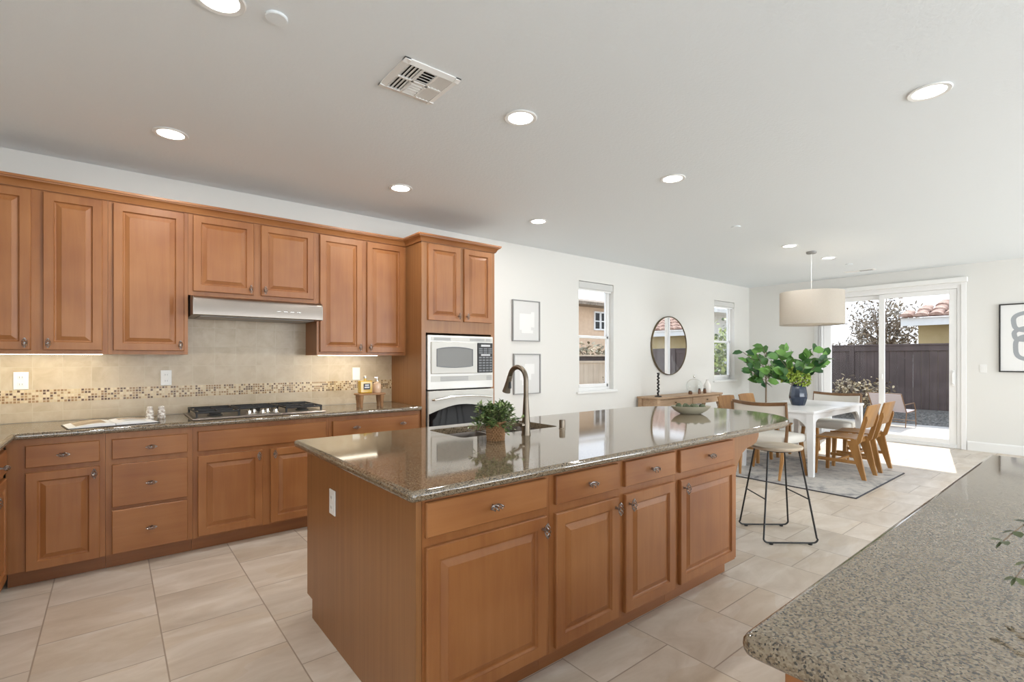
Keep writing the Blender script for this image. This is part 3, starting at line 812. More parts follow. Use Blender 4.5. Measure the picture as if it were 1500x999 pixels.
# faucet
def faucet():
    t = thing('faucet', 'tall gooseneck pull-down bronze faucet behind the potted greenery', 'faucet', (1.82, 2.125, ZC1))
    build('base', MB().lathe([(.027, 0), (.027, .004), (.024, .012), (.024, .075), (.0215, .09), (.018, .15), (.0145, .215)], n=20), M['bronze'], t)
    pts = [(0, 0, .20), (0, 0, .28)]
    R = .074
    for i in range(15):
        a = PI - (PI - .25) * i / 14
        pts.append((0, R + R * math.cos(a), .309 + R * math.sin(a)))
    e = Vector(pts[-1]); d = (e - Vector(pts[-2])).normalized()
    build('neck', MB().tube(pts, .0140, 14), M['bronze'], t)
    h = [tuple(e + d * s) for s in (-.004, .0, .03, .075, .10, .102)]
    build('spray_head', MB().tube(h, [.0145, .0155, .0165, .021, .025, .02], 16), M['bronze'], t)
    b_ = e + d * .055
    build('spray_button', MB().box(b_.x - .008, b_.x + .008, b_.y - .026, b_.y - .016, b_.z - .02, b_.z + .02, .003), M['black'], t)
    build('lever', MB().tube([(-.02, 0, .06), (-.04, 0, .06)], .013, 10).tube([(-.036, 0, .06), (-.06, -.005, .075), (-.10, -.01, .085)], [.008, .007, .006], 8), M['bronze'], t)
faucet()
t = build('air_gap', MB().lathe([(.021, 0), (.021, .003), (.0185, .006), (.0185, .05), (.017, .055), (0, .056)], n=18), M['bronze'], loc=(2.154, 2.172, ZC1))
tag(t, 'small bronze cylinder cap on the island right of the sink', 'sink cap')

# potted greenery in basket
def basket_plant():
    random.seed(4)
    t = thing('potted_greenery', 'bushy green plant in a small woven basket on the island', 'plant', (1.575, 2.085, ZC1))
    mb = MB(); n = 40
    for r in range(9):
        z = .006 + r * .0112; R0 = .0405 + .007 * r / 8
        mb.tube([((R0 + .0035 * math.cos(20 * 2 * PI * j / n * 1 + PI * r)) * math.cos(2 * PI * j / n), (R0 + .0035 * math.cos(PI * j + PI * r)) * math.sin(2 * PI * j / n), z) for j in range(n)], .0062, 5, closed=True)
    mb.lathe([(0, .001), (.0385, .001), (.045, .09), (.0, .09)], n=20)
    build('basket', mb, M['wicker'], t)
    st = MB(); lf = MB()
    for k in range(90):
        a = random.uniform(0, 2 * PI); el = random.uniform(.05, 1.45)
        L = random.uniform(.085, .145) * (1.0 if el < 1.0 else .8)
        d = Vector((math.cos(a) * math.cos(el), math.sin(a) * math.cos(el), math.sin(el)))
        p0 = Vector((random.uniform(-.025, .025), random.uniform(-.025, .025), .088))
        droop = random.uniform(.0, .05) if el < .5 else 0
        pts = [p0 + d * (L * s) - Vector((0, 0, droop * s * s)) for s in (0, .35, .7, 1)]
        st.tube([tuple(p) for p in pts], .0012, 4)
        for s in range(11):
            u = .2 + .8 * s / 10; b_ = p0 + d * (L * u) - Vector((0, 0, droop * u * u))
            for sg in (1, -1):
                dd = (d * .6 + Vector((random.uniform(-1, 1), random.uniform(-1, 1), random.uniform(-.4, .8)))).normalized()
                lf.leaf(b_, dd, (random.uniform(-.4, .4), random.uniform(-.4, .4), 1), random.uniform(.020, .034), random.uniform(.011, .016))
    build('stems', st, M['bark'], t); build('foliage', lf, M['boxw'], t, recalc=False)
basket_plant()

# bowl of dried green balls
def bowl():
    random.seed(8)
    c = (3.515, 2.125, ZC1)
    t = build('bowl', MB().lathe([(0, .0), (.075, .0), (.085, .004), (.125, .028), (.150, .055), (.1535, .061), (.147, .061), (.120, .034), (.08, .012), (0, .010)], n=40, sx=1.0, sy=.62), M['stone_bowl'], loc=c, rot=(0, 0, -.72))
    tag(t, 'oval sage grey stone bowl at rounded end of the island', 'bowl')
    sp = [(-.092, .006), (-.034, .026), (.030, -.026), (.034, .032), (.092, -.004), (-.030, -.032)]
    labs = ['leftmost dried green artichoke ball in the stone bowl', 'dried green artichoke ball second from left in the stone bowl', 'dried green artichoke ball at middle front of the stone bowl', 'dried green artichoke ball at middle back of the stone bowl', 'rightmost dried green artichoke ball in the stone bowl', 'dried green artichoke ball at front left in the stone bowl']
    ca, sa = math.cos(-.72), math.sin(-.72)
    order = sorted(range(6), key=lambda i: (sp[i][0]))
    src = None
    for i, (x, y) in enumerate(sp):
        r = .030
        if src is None:
            mb = MB().lathe([(0, -.026), (.016, -.022), (.026, -.01), (.030, .0), (.026, .012), (.015, .023), (.004, .028), (0, .029)], n=14)
            for q in range(5):
                for w in range(8):
                    el = -.6 + q * .42; a = 2 * PI * (w + .5 * (q % 2)) / 8
                    d = Vector((math.cos(a) * math.cos(el), math.sin(a) * math.cos(el), math.sin(el)))
                    mb.leaf(d * .0275, Vector((d.x * .2, d.y * .2, 1)), d, .014, .018, .1)
            mb.v = [(x * .78, y * .78, z * .78) for x, y, z in mb.v]
            src = build('artichoke', mb, M['artichoke'], recalc=False); o = src
        else: o = inst(src, 'artichoke')
        o.location = (c[0] + ca * x - sa * y, c[1] + sa * x + ca * y, c[2] + .050 + (.004 if abs(x) > .06 else 0)); o.rotation_euler = (.3 * i, .2 * i, i)
        tag(o, labs[i], 'artichoke', 'dried artichokes in the bowl')
bowl()

# ------------------------------------------------------------------ peninsula in front right
slab('peninsula_countertop', rounded([(.775, -.62), (3.09, -.62), (3.09, .385), (.775, .385)], .02, 4), ZC0 - .004, ZC1, M['granite'], [], 'speckled granite peninsula countertop filling the lower right corner')
def peninsula():
    t = thing('peninsula_cabinet', 'wooden peninsula cabinet under the right foreground countertop', 'cabinet', (1.93, -.12, 0))
    x0, x1, y0, y1 = .835 - 1.93, 3.05 - 1.93, -.46, .455
    build('body', MB().box(x0, x1, y0, y1, .09, .871), M['maple_side'], t, smooth=0)
    build('corner_post', MB().box(x0 - .012, x0 - .0005, y1 - .032, y1, .0, .871, .002), M['maple'], t)
    build('end_door', MB().box(x0 - .010, x0 - .0005, y0, y1 - .034, .0, .871, .002), M['maple'], t)
    build('toe_kick', MB().box(x0 + .01, x1 - .02, y0 + .05, y1 - .06, 0.0005, .0895), M['toe'], t, smooth=0)
peninsula()
def euc_vase():
    random.seed(3)
    t = thing('eucalyptus_vase', 'vase of trailing eucalyptus sprigs at right photo edge on the peninsula', 'plant', (1.50, .02, ZC1))
    build('vase', MB().lathe([(.0, .0), (.045, .0), (.06, .03), (.062, .08), (.045, .13), (.035, .15), (.03, .15), (.04, .12), (.055, .07), (.0, .02)], n=24), M['white_ceramic'], t)
    st = MB(); lf = MB()
    targets = [(1.285, .140, 1.008), (1.235, .118, .962), (1.42, -.2, 1.12), (1.62, -.1, 1.2), (1.60, -.06, 1.2), (1.6, -.15, 1.05), (1.72, .05, 1.1)]
    for tx, ty, tz in targets:
        e = Vector((tx - 1.50, ty - .02, tz - ZC1)); s0 = Vector((0, 0, .14)); mid = (s0 + e) * .5 + Vector((0, 0, .06))
        P = [((1 - u) ** 2) * s0 + 2 * u * (1 - u) * mid + u * u * e for u in [i / 9 for i in range(10)]]
        st.tube([tuple(p) for p in P], .0012, 5)
        for i in range(3, 10):
            d = (P[i] - P[i - 1]).normalized()
            for sg in (1, -1):
                sd = d.cross(Vector((0, 0, 1))) * sg
                lf.leaf(P[i], (sd + d * random.uniform(.2, .9) + Vector((0, 0, random.uniform(-.3, .5)))), (0, .2, 1), random.uniform(.016, .022), random.uniform(.014, .019))
        lf.leaf(P[9], d, (0, 0, 1), .02, .006)
    build('stems', st, M['bark'], t); build('foliage', lf, M['euc'], t, recalc=False)
euc_vase()

# ------------------------------------------------------------------ hood, cooktop, oven, microwave
def hood():
    t = thing('range_hood', 'slim stainless steel range hood under the short wall cabinet', 'range hood', (.894, 4.14, 1.66))
    w = .447
    yb = YL - .012 - 4.14
    P = [(0, .003), (0, .105), (.004, .118), (.016, .128), (.06, .140), (.185, .152), (yb, .153), (yb, .0), (.02, .0)]
    build('shell', MB().prism(P, 'x', -w, w), M['steel'], t, smooth=35)
    build('end_cap', MB().prism([(-.0015, .0), (-.0015, .11), (.016, .132), (.06, .144), (.19, .1535), (.19, 0)], 'x', -w - .004, -w - .0005), M['steel'], t, smooth=0)
    build('end_cap', MB().prism([(-.0015, .0), (-.0015, .11), (.016, .132), (.06, .144), (.19, .1535), (.19, 0)], 'x', w + .0005, w + .004), M['steel'], t, smooth=0)
    build('filter', MB().box(-.4, .4, .07, .42, -.006, -.0005, .002), M['grille'], t)
    for k in range(4): build('control_button', MB().box(.1 + k * .05, .13 + k * .05, -.003, -.0003, .05, .056, .001), M['chrome'], t)
hood()

def cooktop():
    t = thing('gas_cooktop', 'stainless gas cooktop with black grates set in the wall countertop', 'cooktop', (.885, 4.30, ZC1))
    build('tray', MB().box(-.455, .455, -.255, .265, 0, .012, .005), M['steel'], t)
    build('rim_trim', MB().box(-.43, .43, -.235, .245, .0122, .015, .001), M['steel'], t)
    B = [(-.30, .13), (-.30, -.11), (.0, .06), (.31, .13), (.31, -.11)]
    for x, y in B:
        b_ = build('burner', MB().lathe([(.05, .0155), (.05, .022), (.038, .026), (.038, .034), (0, .036)], (x, y, 0), 20), M['iron'], t)
    for gx0, gx1 in ((-.435, -.155), (-.145, .145), (.155, .435)):
        g = MB(); z0, z1 = .045, .058
        y0, y1 = (-.225, .235) if gx0 != -.145 else (-.07, .235)
        for x in (gx0, gx1 - .012, (gx0 + gx1) / 2 - .006): g.box(x, x + .012, y0, y1, z0, z1, .003)
        for y in (y0, y1 - .012, (y0 + y1) / 2 - .006): g.box(gx0, gx1, y, y + .012, z0 - .001, z1 - .001, .003)
        for y in ((y0 * 3 + y1) / 4, (y0 + y1 * 3) / 4): g.box(gx0 + .03, gx1 - .03, y - .005, y + .005, z0, z1 + .004, .003)
        for x in (gx0 + .002, gx1 - .014):
            for y in (y0 + .002, y1 - .014): g.box(x, x + .012, y, y + .012, .0152, z0 + .002)
        build('grate', g, M['iron'], t)
    for k, (x, y) in enumerate([(-.09, -.185), (-.045, -.125), (.0, -.195), (.05, -.125), (.095, -.185)]):
        build('knob', MB().lathe([(.023, .0152), (.023, .02), (.019, .024), (.017, .043), (.0, .045)], (x, y, 0), 16).box(x - .003, x + .003, y - .017, y + .017, .0445, .051, .001), M['chrome'], t)
cooktop()

def arch_poly(x0, x1, z0, z1, bow, n=10, bottom=True):
    P = []
    for i in range(n + 1):
        u = i / n; P.append((x0 + (x1 - x0) * u, z1 - bow + bow * math.sin(PI * u)))
    if bottom:
        for i in range(n + 1):
            u = 1 - i / n; P.append((x0 + (x1 - x0) * u, z0 + bow * .6 - bow * .6 * math.sin(PI * u)))
    else: P += [(x1, z0), (x0, z0)]
    return P
def microwave():
    cx = 2.6165
    t = thing('microwave', 'white built-in microwave with black control panel above the wall oven', 'microwave', (cx, YT, 1.058))
    w = .3715; h = .505
    build('housing', MB().box(-w + .035, w - .035, .022, .42, .005, h - .005).box(-w, w, -.018, -.0005, 0, h, .004), M['appl'], t)
    for nm, z0, z1 in (('vent_grille', .455, .488), ('vent_grille', .072, .125)):
        g = build(nm, MB().box(-w + .03, w - .012, -.021, -.0185, z0, z1, .001), M['appl_steel'], t)
        for a, b in ((-.31, -.13), (.09, .26), (.285, .335)) if z0 > .3 else ((-.24, .07), (.29, .35)):
            sl = MB()
            for k in range(4):
                z = z0 + .005 + k * (z1 - z0 - .008) / 4; sl.box(a, b, -.0235, -.0212, z, z + (z1 - z0) / 9)
            build('slot_bank', sl, M['grille'], g, smooth=0)
    d = build('door', MB().box(-w + .028, .172, -.034, -.0185, .145, .445, .006), M['appl_steel'], t)
    wx0, wx1 = -.285, .112
    build('window', MB().prism(arch_poly(wx0, wx1, .205, .395, .018), 'y', -.0365, -.0342), M['mwglass'], d, smooth=0)
    A = arch_poly(wx0, wx1, .205, .395, .018)
    build('window_rim', MB().tube([(x, -.036, z) for x, z in A], .005, 6, closed=True), M['key'], d)
    c = build('control_panel', MB().box(.176, w - .012, -.032, -.0185, .148, .442, .004), M['black'], t)
    def key(x, z, w_, h_): build('key', MB().box(x, x + w_, -.0335, -.0322, z, z + h_), M['key'], c, smooth=0)
    for r in range(6):
        for q in range(4): key(.19 + q * .042, .16 + r * .026, .032, .015)
    for r in range(3):
        for q in range(3): key(.19 + q * .056, .338 + r * .02, .045, .012)
    for dz0, dz1 in ((.405, .425), (.315, .331)): build('display', MB().box(.215, .325, -.0338, -.0322, dz0, dz1), M['display'], c, smooth=0)
microwave()
def oven():
    cx = 2.6165
    t = thing('wall_oven', 'built-in wall oven with arched black glass door below the microwave', 'oven', (cx, YT, .40))
    w = .3715; h = .645
    build('housing', MB().box(-w + .035, w - .035, .022, .5, .005, h - .005), M['appl'], t, smooth=0)
    build('door', MB().box(-w, w, -.03, -.0005, 0, h, .005), M['appl_steel'], t)
    build('glass', MB().prism(arch_poly(-w + .004, w - .004, .02, h - .135, .075, 14, False), 'y', -.0335, -.0302), M['blackglass'], t, smooth=0)
    pts = [(-w + .04, -.03, h - .082), (-w + .05, -.062, h - .078)] + [(-w + .05 + (2 * w - .1) * i / 8, -.066, h - .078 + .025 * math.sin(PI * i / 8)) for i in range(1, 8)] + [(w - .05, -.062, h - .078), (w - .04, -.03, h - .082)]
    build('handle', MB().tube(pts, .011, 10), M['chrome'], t)
oven()

# under cabinet light bars
def light_bar(x0, x1, lab):
    t = thing('light_bar', lab, 'under-cabinet light', ((x0 + x1) / 2, 4.385, 1.3985), group='under-cabinet light bars')
    hw = (x1 - x0) / 2
    build('bar_housing', MB().box(-hw, hw, -.02, .02, -.014, -.0005, .002), M['plastic_w'], t)
    build('lens', MB().box(-hw + .008, hw - .008, -.017, .017, -.027, -.0145, .003), M['strip'], t)
    lamp('bar_light', 'AREA', (0, 0.03, -.029), 2.2 * (hw * 2), (1, .88, .62), direction=(0, .25, -1), size=hw * 2, size_y=.03, parent=t)
light_bar(-.70, -.045, 'glowing light bar under the left photo edge wall cabinet')
light_bar(1.38, 1.93, 'glowing light bar under the wall cabinet beside the tall oven cabinet')

# outlets and switches
def plate(x, y, z, w, h, lab, facing='y', kind='outlet', gang=1):
    rz = {'y': 0, 'x': -PI / 2, 'far': -PI / 2}[facing]
    t = thing('wall_outlet' if kind == 'outlet' else 'wall_switch', lab, kind, (x, y, z), rz, 'outlets and switches')
    build('plate', MB().box(-w / 2, w / 2, -.006, -.0005, -h / 2, h / 2, .002), M['plastic_w'], t)
    if kind == 'outlet':
        for s in (-1, 1):
            so = build('socket', MB().box(-.016, .016, -.0085, -.0062, s * h * .2 - .013, s * h * .2 + .013, .002), M['plastic_w'], t)
            for q in (-.0065, .0065): build('slot', MB().box(q - .0015, q + .0015, -.0092, -.0086, s * h * .2 - .006, s * h * .2 + .006), M['slot'], so, smooth=0)
    else:
        build('rocker', MB().box(-.016, .016, -.010, -.0062, -.033, .033, .002), M['plastic_w'], t)
YS = YL - .0105
plate(-.477, YS, 1.197, .074, .117, 'white outlet on the backsplash above the mosaic band at left photo edge')
plate(.321, YS, 1.198, .070, .117, 'white outlet on the backsplash above the salt and pepper shakers')
plate(1.822, YS, 1.200, .074, .120, 'white switch plate on the backsplash behind the amber bottle', kind='switch')
plate(.8055, 2.333, .672, .075, .117, 'white outlet on the wooden island end panel', 'x')
plate(XF - .0005, 1.27, 1.20, .075, .117, 'white switch on the far wall between door and abstract picture', 'far', 'switch')

# open book, shakers, riser with bottles
def book():
    t = thing('open_book', 'open picture book lying on the wall countertop left of the shakers', 'book', (-.005, 4.20, ZC1), .16)
    build('cover', MB().box(-.235, .235, -.145, .145, 0.0003, .004, .001), M['blackframe'], t)
    def page_z(u): return .006 + .022 * math.sin(min(1, (1 - u) * 1.25) * PI * .5) * (1 if u < .93 else .75)
    for s in (-1, 1):
        g = []
        for j in range(2):
            y = -.138 + .276 * j
            g.append([(s * (.002 + .226 * i / 12), y, .0045 + .024 * math.sin(PI * (.12 + .88 * i / 12)) ** .8 * (1 - .55 * i / 12)) for i in range(13)])
        mb = MB(); n = 13
        top = [p for r in g for p in r]; bot = [(p[0], p[1], .0042) for p in top]
        fs = [(i, i + 1, n + i + 1, n + i) for i in range(n - 1)] + [(2 * n + i, 3 * n + i, 3 * n + i + 1, 2 * n + i + 1) for i in range(n - 1)]
        fs += [(i, 2 * n + i, 2 * n + i + 1, i + 1) for i in range(n - 1)] + [(n + i, n + i + 1, 3 * n + i + 1, 3 * n + i) for i in range(n - 1)] + [(0, n, 3 * n, 2 * n), (n - 1, 3 * n - 1, 4 * n - 1, 2 * n - 1)]
        mb.add(top + bot, fs)
        pg = build('pages', mb, M['paper'], t)
        if s < 0:
            build('photo_print', MB().sheet([[(p[0], p[1] * .82 + .02, p[2] + .0008) for p in r[2:11]] for r in g]), M['photo_print'], pg)
        else:
            build('photo_print', MB().sheet([[(p[0], p[1] * .35 + .07, p[2] + .0008) for p in r[2:11]] for r in g]), M['photo_print'], pg)
            tx = MB()
            for k in range(7): tx.sheet([[(p[0], -.10 + k * .014 + dy, p[2] + .0008) for p in g[0][3:10]] for dy in (0, .004)])
            build('text_lines', tx, M['page_text'], pg)
book()
M['shaker'] = mottled('patterned_ceramic', (0.30, 0.22, 0.16), (0.86, 0.84, 0.80), 55, 0.3, 0, 2)
def shakers():
    src = None
    for x, lab in ((.205, 'left white ceramic shaker on the wall countertop'), (.272, 'right white ceramic shaker on the wall countertop, nearer the cooktop')):
        if src is None:
            t = src = thing('shaker', lab, 'shaker', (x, 4.34, ZC1), group='ceramic shakers')
            prof = [(.0, 0), (.022, 0), (.024, .006)]
            for k in range(5):
                z = .012 + k * .011; prof += [(.027 - .001 * k, z), (.0245 - .001 * k, z + .0055)]
            prof += [(.018, .072), (.0195, .076), (.0185, .086), (.010, .092), (0, .093)]
            build('body', MB().lathe(prof, n=20), M['shaker'], t)
            build('holes', MB().lathe([(.0025, .0925), (.0025, .0945), (0, .0946)], (0, 0, 0), 8).lathe([(.002, .089), (.002, .0925), (0, .0926)], (.008, 0, 0), 8).lathe([(.002, .089), (.002, .0925), (0, .0926)], (-.008, 0, 0), 8), M['slot'], t)
        else: copy_tree(src, (x, 4.34, ZC1), .6, lab)
shakers()
def riser():
    c = (1.790, 4.235, ZC1)
    t = thing('wooden_riser', 'small wooden riser stand holding the bottles beside the oven cabinet', 'stand', c)
    build('top', MB().box(-.125, .125, -.06, .06, .108, .124, .004), M['riser'], t)
    for x in (-.095, .095):
        for y in (-.038, .038): build('leg', MB().lathe([(.013, 0), (.014, .03), (.018, .07), (.021, .09), (.021, .108)], (x, y, 0), 12), M['riser'], t)
    b = thing('oil_bottle', 'square amber bottle with black label on the wooden riser', 'bottle', (c[0] - .045, c[1], c[2] + .1245))
    build('body', MB().box(-.058, .058, -.03, .03, 0, .112, .008), M['amber'], b)
    build('neck', MB().lathe([(.014, .112), (.012, .124), (.012, .132)], n=14), M['amber'], b)
    build('stopper', MB().lathe([(.0135, .1322), (.0135, .15), (.009, .153), (0, .154)], n=14), M['lid'], b)
    l = build('label', MB().box(-.026, .034, -.0318, -.0303, .034, .086), M['label_black'], b, smooth=0)
    build('print', MB().box(-.014, .022, -.0326, -.0319, .066, .078).box(-.018, .026, -.0326, -.0319, .046, .058), M['label_print'], l, smooth=0)
    g = thing('soap_bottle', 'blush glass pump bottle on the wooden riser right of the amber bottle', 'bottle', (c[0] + .068, c[1] + .004, c[2] + .1245))
    build('body', MB().lathe([(0, 0), (.034, 0), (.038, .006), (.038, .072), (.032, .085), (.013, .092), (.013, .104)], n=22), M['blush'], g)
    build('pump', MB().lathe([(.015, .104), (.015, .112), (.006, .113), (.006, .135), (0, .136)], n=12).box(-.028, .008, -.007, .007, .132, .142, .002), M['lid'], g)
riser()

# ------------------------------------------------------------------ ceiling fixtures
def downlights():
    src = None
    G = 'recessed ceiling lights'
    L = [(.32, 2.20, 'recessed ceiling light cut by the top photo edge at left'), (.28, 3.71, 'recessed ceiling light nearest above the left wall cabinets'), (1.83, 3.71, 'recessed ceiling light in front of the cabinets above the range hood'),
         (3.36, 3.73, 'recessed ceiling light beyond the tall oven cabinet near the left wall'), (1.835, 2.19, 'recessed ceiling light right of the square ceiling vent'), (3.37, 2.19, 'recessed ceiling light over the rounded far end of the island'),
         (3.31, .635, 'large looking recessed ceiling light at upper right of the photo'), (6.51, 2.59, 'recessed ceiling light just left of the pendant canopy'), (7.70, 2.56, 'recessed ceiling light just right of the pendant canopy')]
    for x, y, lab in L:
        if src is None:
            t = src = thing('ceiling_light', lab, 'ceiling light', (x, y, H), group=G)
            build('trim_ring', MB().lathe([(.093, -.0005), (.095, -.004), (.09, -.008), (.072, -.006), (.070, -.0005), (.093, -.0005)], n=36), M['plastic_w'], t)
            build('lens', MB().lathe([(.0, -.0045), (.069, -.0045), (.069, -.0008)], n=36), M['fixture'], t)
            lamp('downlight', 'AREA', (0, 0, -.012), DL_POWER, (1.0, .965, .92), direction=(0, 0, -1), size=.13, shape='DISK', parent=t)
        else: copy_tree(src, (x, y, H), 0, lab, G)
downlights()
def cover(x, y, r, lab):
    o = build('sprinkler_cover', MB().lathe([(0, -.010), (r - .004, -.010), (r, -.007), (r, -.0005)], n=28), M['ceil'], loc=(x, y, H)); tag(o, lab, 'sprinkler cover', 'round ceiling cover plates')
cover(.520, 2.172, .043, 'round white cover plate on the ceiling near the top left')
cover(5.125, 2.573, .045, 'small round cover plate on the ceiling between island and dining table')
cover(8.47, 2.545, .045, 'small round cover plate on the ceiling beyond the pendant lamp')
def vent(cx, cy):
    t = thing('ceiling_vent', 'square white four way air vent on the kitchen ceiling', 'air vent', (cx, cy, H))
    s = .152
    fr = MB().lathe([(0.0, 0)], n=3) if False else MB()
    for a in range(4):
        fr.m = Matrix.Rotation(a * PI / 2, 4, 'Z')
        fr.prism([(-s, -.0005), (-s, -.006), (-s + .03, -.013), (-s + .03, -.0005)], 'y', -s, s)
    fr.m = Matrix.Identity(4)
    i = s - .03
    fr.box(-i, i, -.006, .006, -.013, -.004).box(-.045, -.033, -i, i, -.013, -.004).box(.033, .045, -i, i, -.013, -.004)
    build('frame', fr, M['plastic_w'], t, smooth=0)
    build('duct', MB().box(-i, i, -i, i, -.002, -.0006), M['darkhole'], t, smooth=0)
    def lv(x0, x1, y0, y1, along, tilt):
        mb = MB(); n = 5 if along == 'x' else 4
        for k in range(n):
            u = (k + .5) / n; w = .5 * ((y1 - y0) if along == 'x' else (x1 - x0)) / n * .8
            if along == 'x':
                yc = y0 + (y1 - y0) * u; mb.prism([(yc - w, -.009 - w * tilt * .45), (yc + w, -.009 + w * tilt * .45), (yc + w, -.0075 + w * tilt * .45), (yc - w, -.0075 - w * tilt * .45)], 'x', x0, x1)
            else:
                xc = x0 + (x1 - x0) * u; mb.prism([(xc - w, -.009 - w * tilt * .45), (xc + w, -.009 + w * tilt * .45), (xc + w, -.0075 + w * tilt * .45), (xc - w, -.0075 - w * tilt * .45)], 'y', y0, y1)
        build('louvers', mb, M['plastic_w'], t, smooth=0)
    for y0, y1, tl in ((-i, -.006, 1), (.006, i, -1)):
        lv(-i, -.046, y0, y1, 'y', 1); lv(-.032, .032, y0, y1, 'x', tl); lv(.046, i, y0, y1, 'y', -1)
vent(1.20, 2.228)
t = thing('ceiling_vent', 'slim rectangular air vent on the far ceiling near the sliding door', 'air vent', (9.2, 2.62, H))
build('frame', MB().box(-.07, .07, -.2, .2, -.010, -.0005, .002), M['plastic_w'], t)
build('slots', MB().box(-.045, -.02, -.17, .0, -.0115, -.0102).box(-.01, .015, -.17, .0, -.0115, -.0102).box(.025, .045, -.17, .0, -.0115, -.0102), M['grille'], t, smooth=0)

# ------------------------------------------------------------------ dining corner
o = tag(build('rug', MB().box(5.545, 7.185, 1.615, 3.72, .0006, .011, .003), M['rug']), 'distressed grey and cream area rug under the dining table', 'rug')
build('binding', MB().box(5.532, 5.5448, 1.602, 3.733, .0006, .0105, .002).box(7.1852, 7.198, 1.602, 3.733, .0006, .0105, .002).box(5.545, 7.185, 1.602, 1.6148, .0006, .0105, .002).box(5.545, 7.185, 3.7202, 3.733, .0006, .0105, .002), M['rug_edge'], o)
RZ = .0112
def table():
    cx, cy = 6.93, 2.595
    t = thing('dining_table', 'white rectangular dining table with arched aprons on the rug', 'table', (cx, cy, RZ))
    hx, hy = .85, .43
    build('tabletop', MB().box(-hx, hx, -hy, hy, .712, .742, .004), M['lacquer'], t)
    lw = .075
    for sx in (-1, 1):
        for sy in (-1, 1):
            x = sx * (hx - .012); y = sy * (hy - .012)
            mb = MB()
            T4 = [(x, y), (x - sx * lw, y), (x - sx * lw, y - sy * lw), (x, y - sy * lw)]
            B4 = [(x - sx * .004, y - sy * .004), (x - sx * .056, y - sy * .004), (x - sx * .056, y - sy * .056), (x - sx * .004, y - sy * .056)]
            mb.add([(a, b, .7118) for a, b in T4] + [(a, b, 0) for a, b in B4], [(0, 1, 2, 3), (7, 6, 5, 4)] + [(i, (i + 1) % 4, 4 + (i + 1) % 4, 4 + i) for i in range(4)])
            build('leg', mb, M['lacquer'], t, smooth=0)
    def apron(L):
        P = [(-L, .7118), (-L, .50)]
        for i in range(9):
            a = PI / 2 * i / 8; P.append((-L + .15 * (1 - math.cos(a)), .50 + .145 * math.sin(a)))
        P += [(-p[0], p[1]) for p in P[::-1]]
        return P
    for sx in (-1, 1): build('apron', MB().prism(apron(hy - .012 - lw), 'x', sx * (hx - .03), sx * (hx - .055)), M['lacquer'], t, smooth=30)
    for sy in (-1, 1): build('apron', MB().prism(apron(hx - .012 - lw), 'y', sy * (hy - .03), sy * (hy - .055)), M['lacquer'], t, smooth=30)
table()

def bar(p, q, w, d, axis_x=True):
    """square-ish tapered bar from p to q; w along x, d along y at each end"""
    w0, w1 = w if isinstance(w, tuple) else (w, w); d0, d1 = d if isinstance(d, tuple) else (d, d)
    vs = []
    for (x, y, z), a, b in ((p, w0, d0), (q, w1, d1)):
        vs += [(x - a / 2, y - b / 2, z), (x + a / 2, y - b / 2, z), (x + a / 2, y + b / 2, z), (x - a / 2, y + b / 2, z)]
    return vs, [(0, 3, 2, 1), (4, 5, 6, 7), (0, 1, 5, 4), (1, 2, 6, 5), (2, 3, 7, 6), (3, 0, 4, 7)]
def side_chair(loc, rotz, label):
    t = thing('dining_chair', label, 'chair', loc, rotz, 'wooden dining chairs')
    w = .205
    g = [[(x, y, .435 + .012 * (abs(x) / .21) ** 2 + .010 * max(0, (y - .12) / .12) * -1) for x in [-.21 + .42 * i / 8 for i in range(9)]] for y in (-.19, -.06, .06, .16, .235)]
    build('seat', MB().slabsheet(g, (0, 0, -.018)), M['oak'], t, smooth=40)
    for s in (-1, 1):
        x = s * .19
        mb = MB().add(*bar((x, .205, 0), (x, .19, .415), (.03, .042), (.030, .05)))
        build('leg', mb, M['oak'], t, smooth=0)
        mb = MB().prism([(-.30, 0), (-.262, 0), (-.115, .418), (-.215, .418), (-.225, .39)], 'x', x - .015, x + .015)
        build('leg', mb, M['oak'], t, smooth=0)
        build('side_rail', MB().box(x - .013, x + .013, -.20, .17, .165, .20, .003), M['oak'], t)
        build('back_upright', MB().prism([(-.155, .38), (-.225, .385), (-.25, .41), (-.315, .66), (-.312, .70), (-.285, .70), (-.275, .66), (-.212, .436), (-.155, .436)], 'x', s * .192 - .015, s * .192 + .015), M['oak'], t, smooth=0)
    build('seat_rail', MB().box(-.175, .175, .165, .19, .38, .4148, .003).box(-.175, .175, -.19, -.165, .38, .4148, .003), M['oak'], t)
    build('stretcher', MB().box(-.176, .176, -.03, -.005, .168, .196, .003), M['oak'], t)
    P = []
    for z in (.565, .62, .68, .74, .80, .825):
        yb = -.2625 - (z - .565) * .26
        P.append([(x, yb - .022 * (1 - (x / .215) ** 2), z - (.008 * (abs(x) / .215) ** 3 if z > .8 else 0)) for x in [-.215 + .43 * i / 10 for i in range(11)]])
    build('backrest', MB().slabsheet(P, (0, .014, .003)), M['oak'], t, smooth=45)
    return t
c1 = side_chair((6.587, 2.06, RZ), 0, 'wooden dining chair on the near right side of the table, closest to the peninsula')
copy_tree(c1, (7.165, 2.06, RZ), 0, 'wooden dining chair on the right side of the table, closer to the sliding door')
copy_tree(c1, (6.587, 3.13, RZ), PI, 'wooden dining chair across the table on the wall side, closer to the console')
copy_tree(c1, (7.165, 3.13, RZ), PI, 'wooden dining chair across the table on the wall side, closer to the corner')

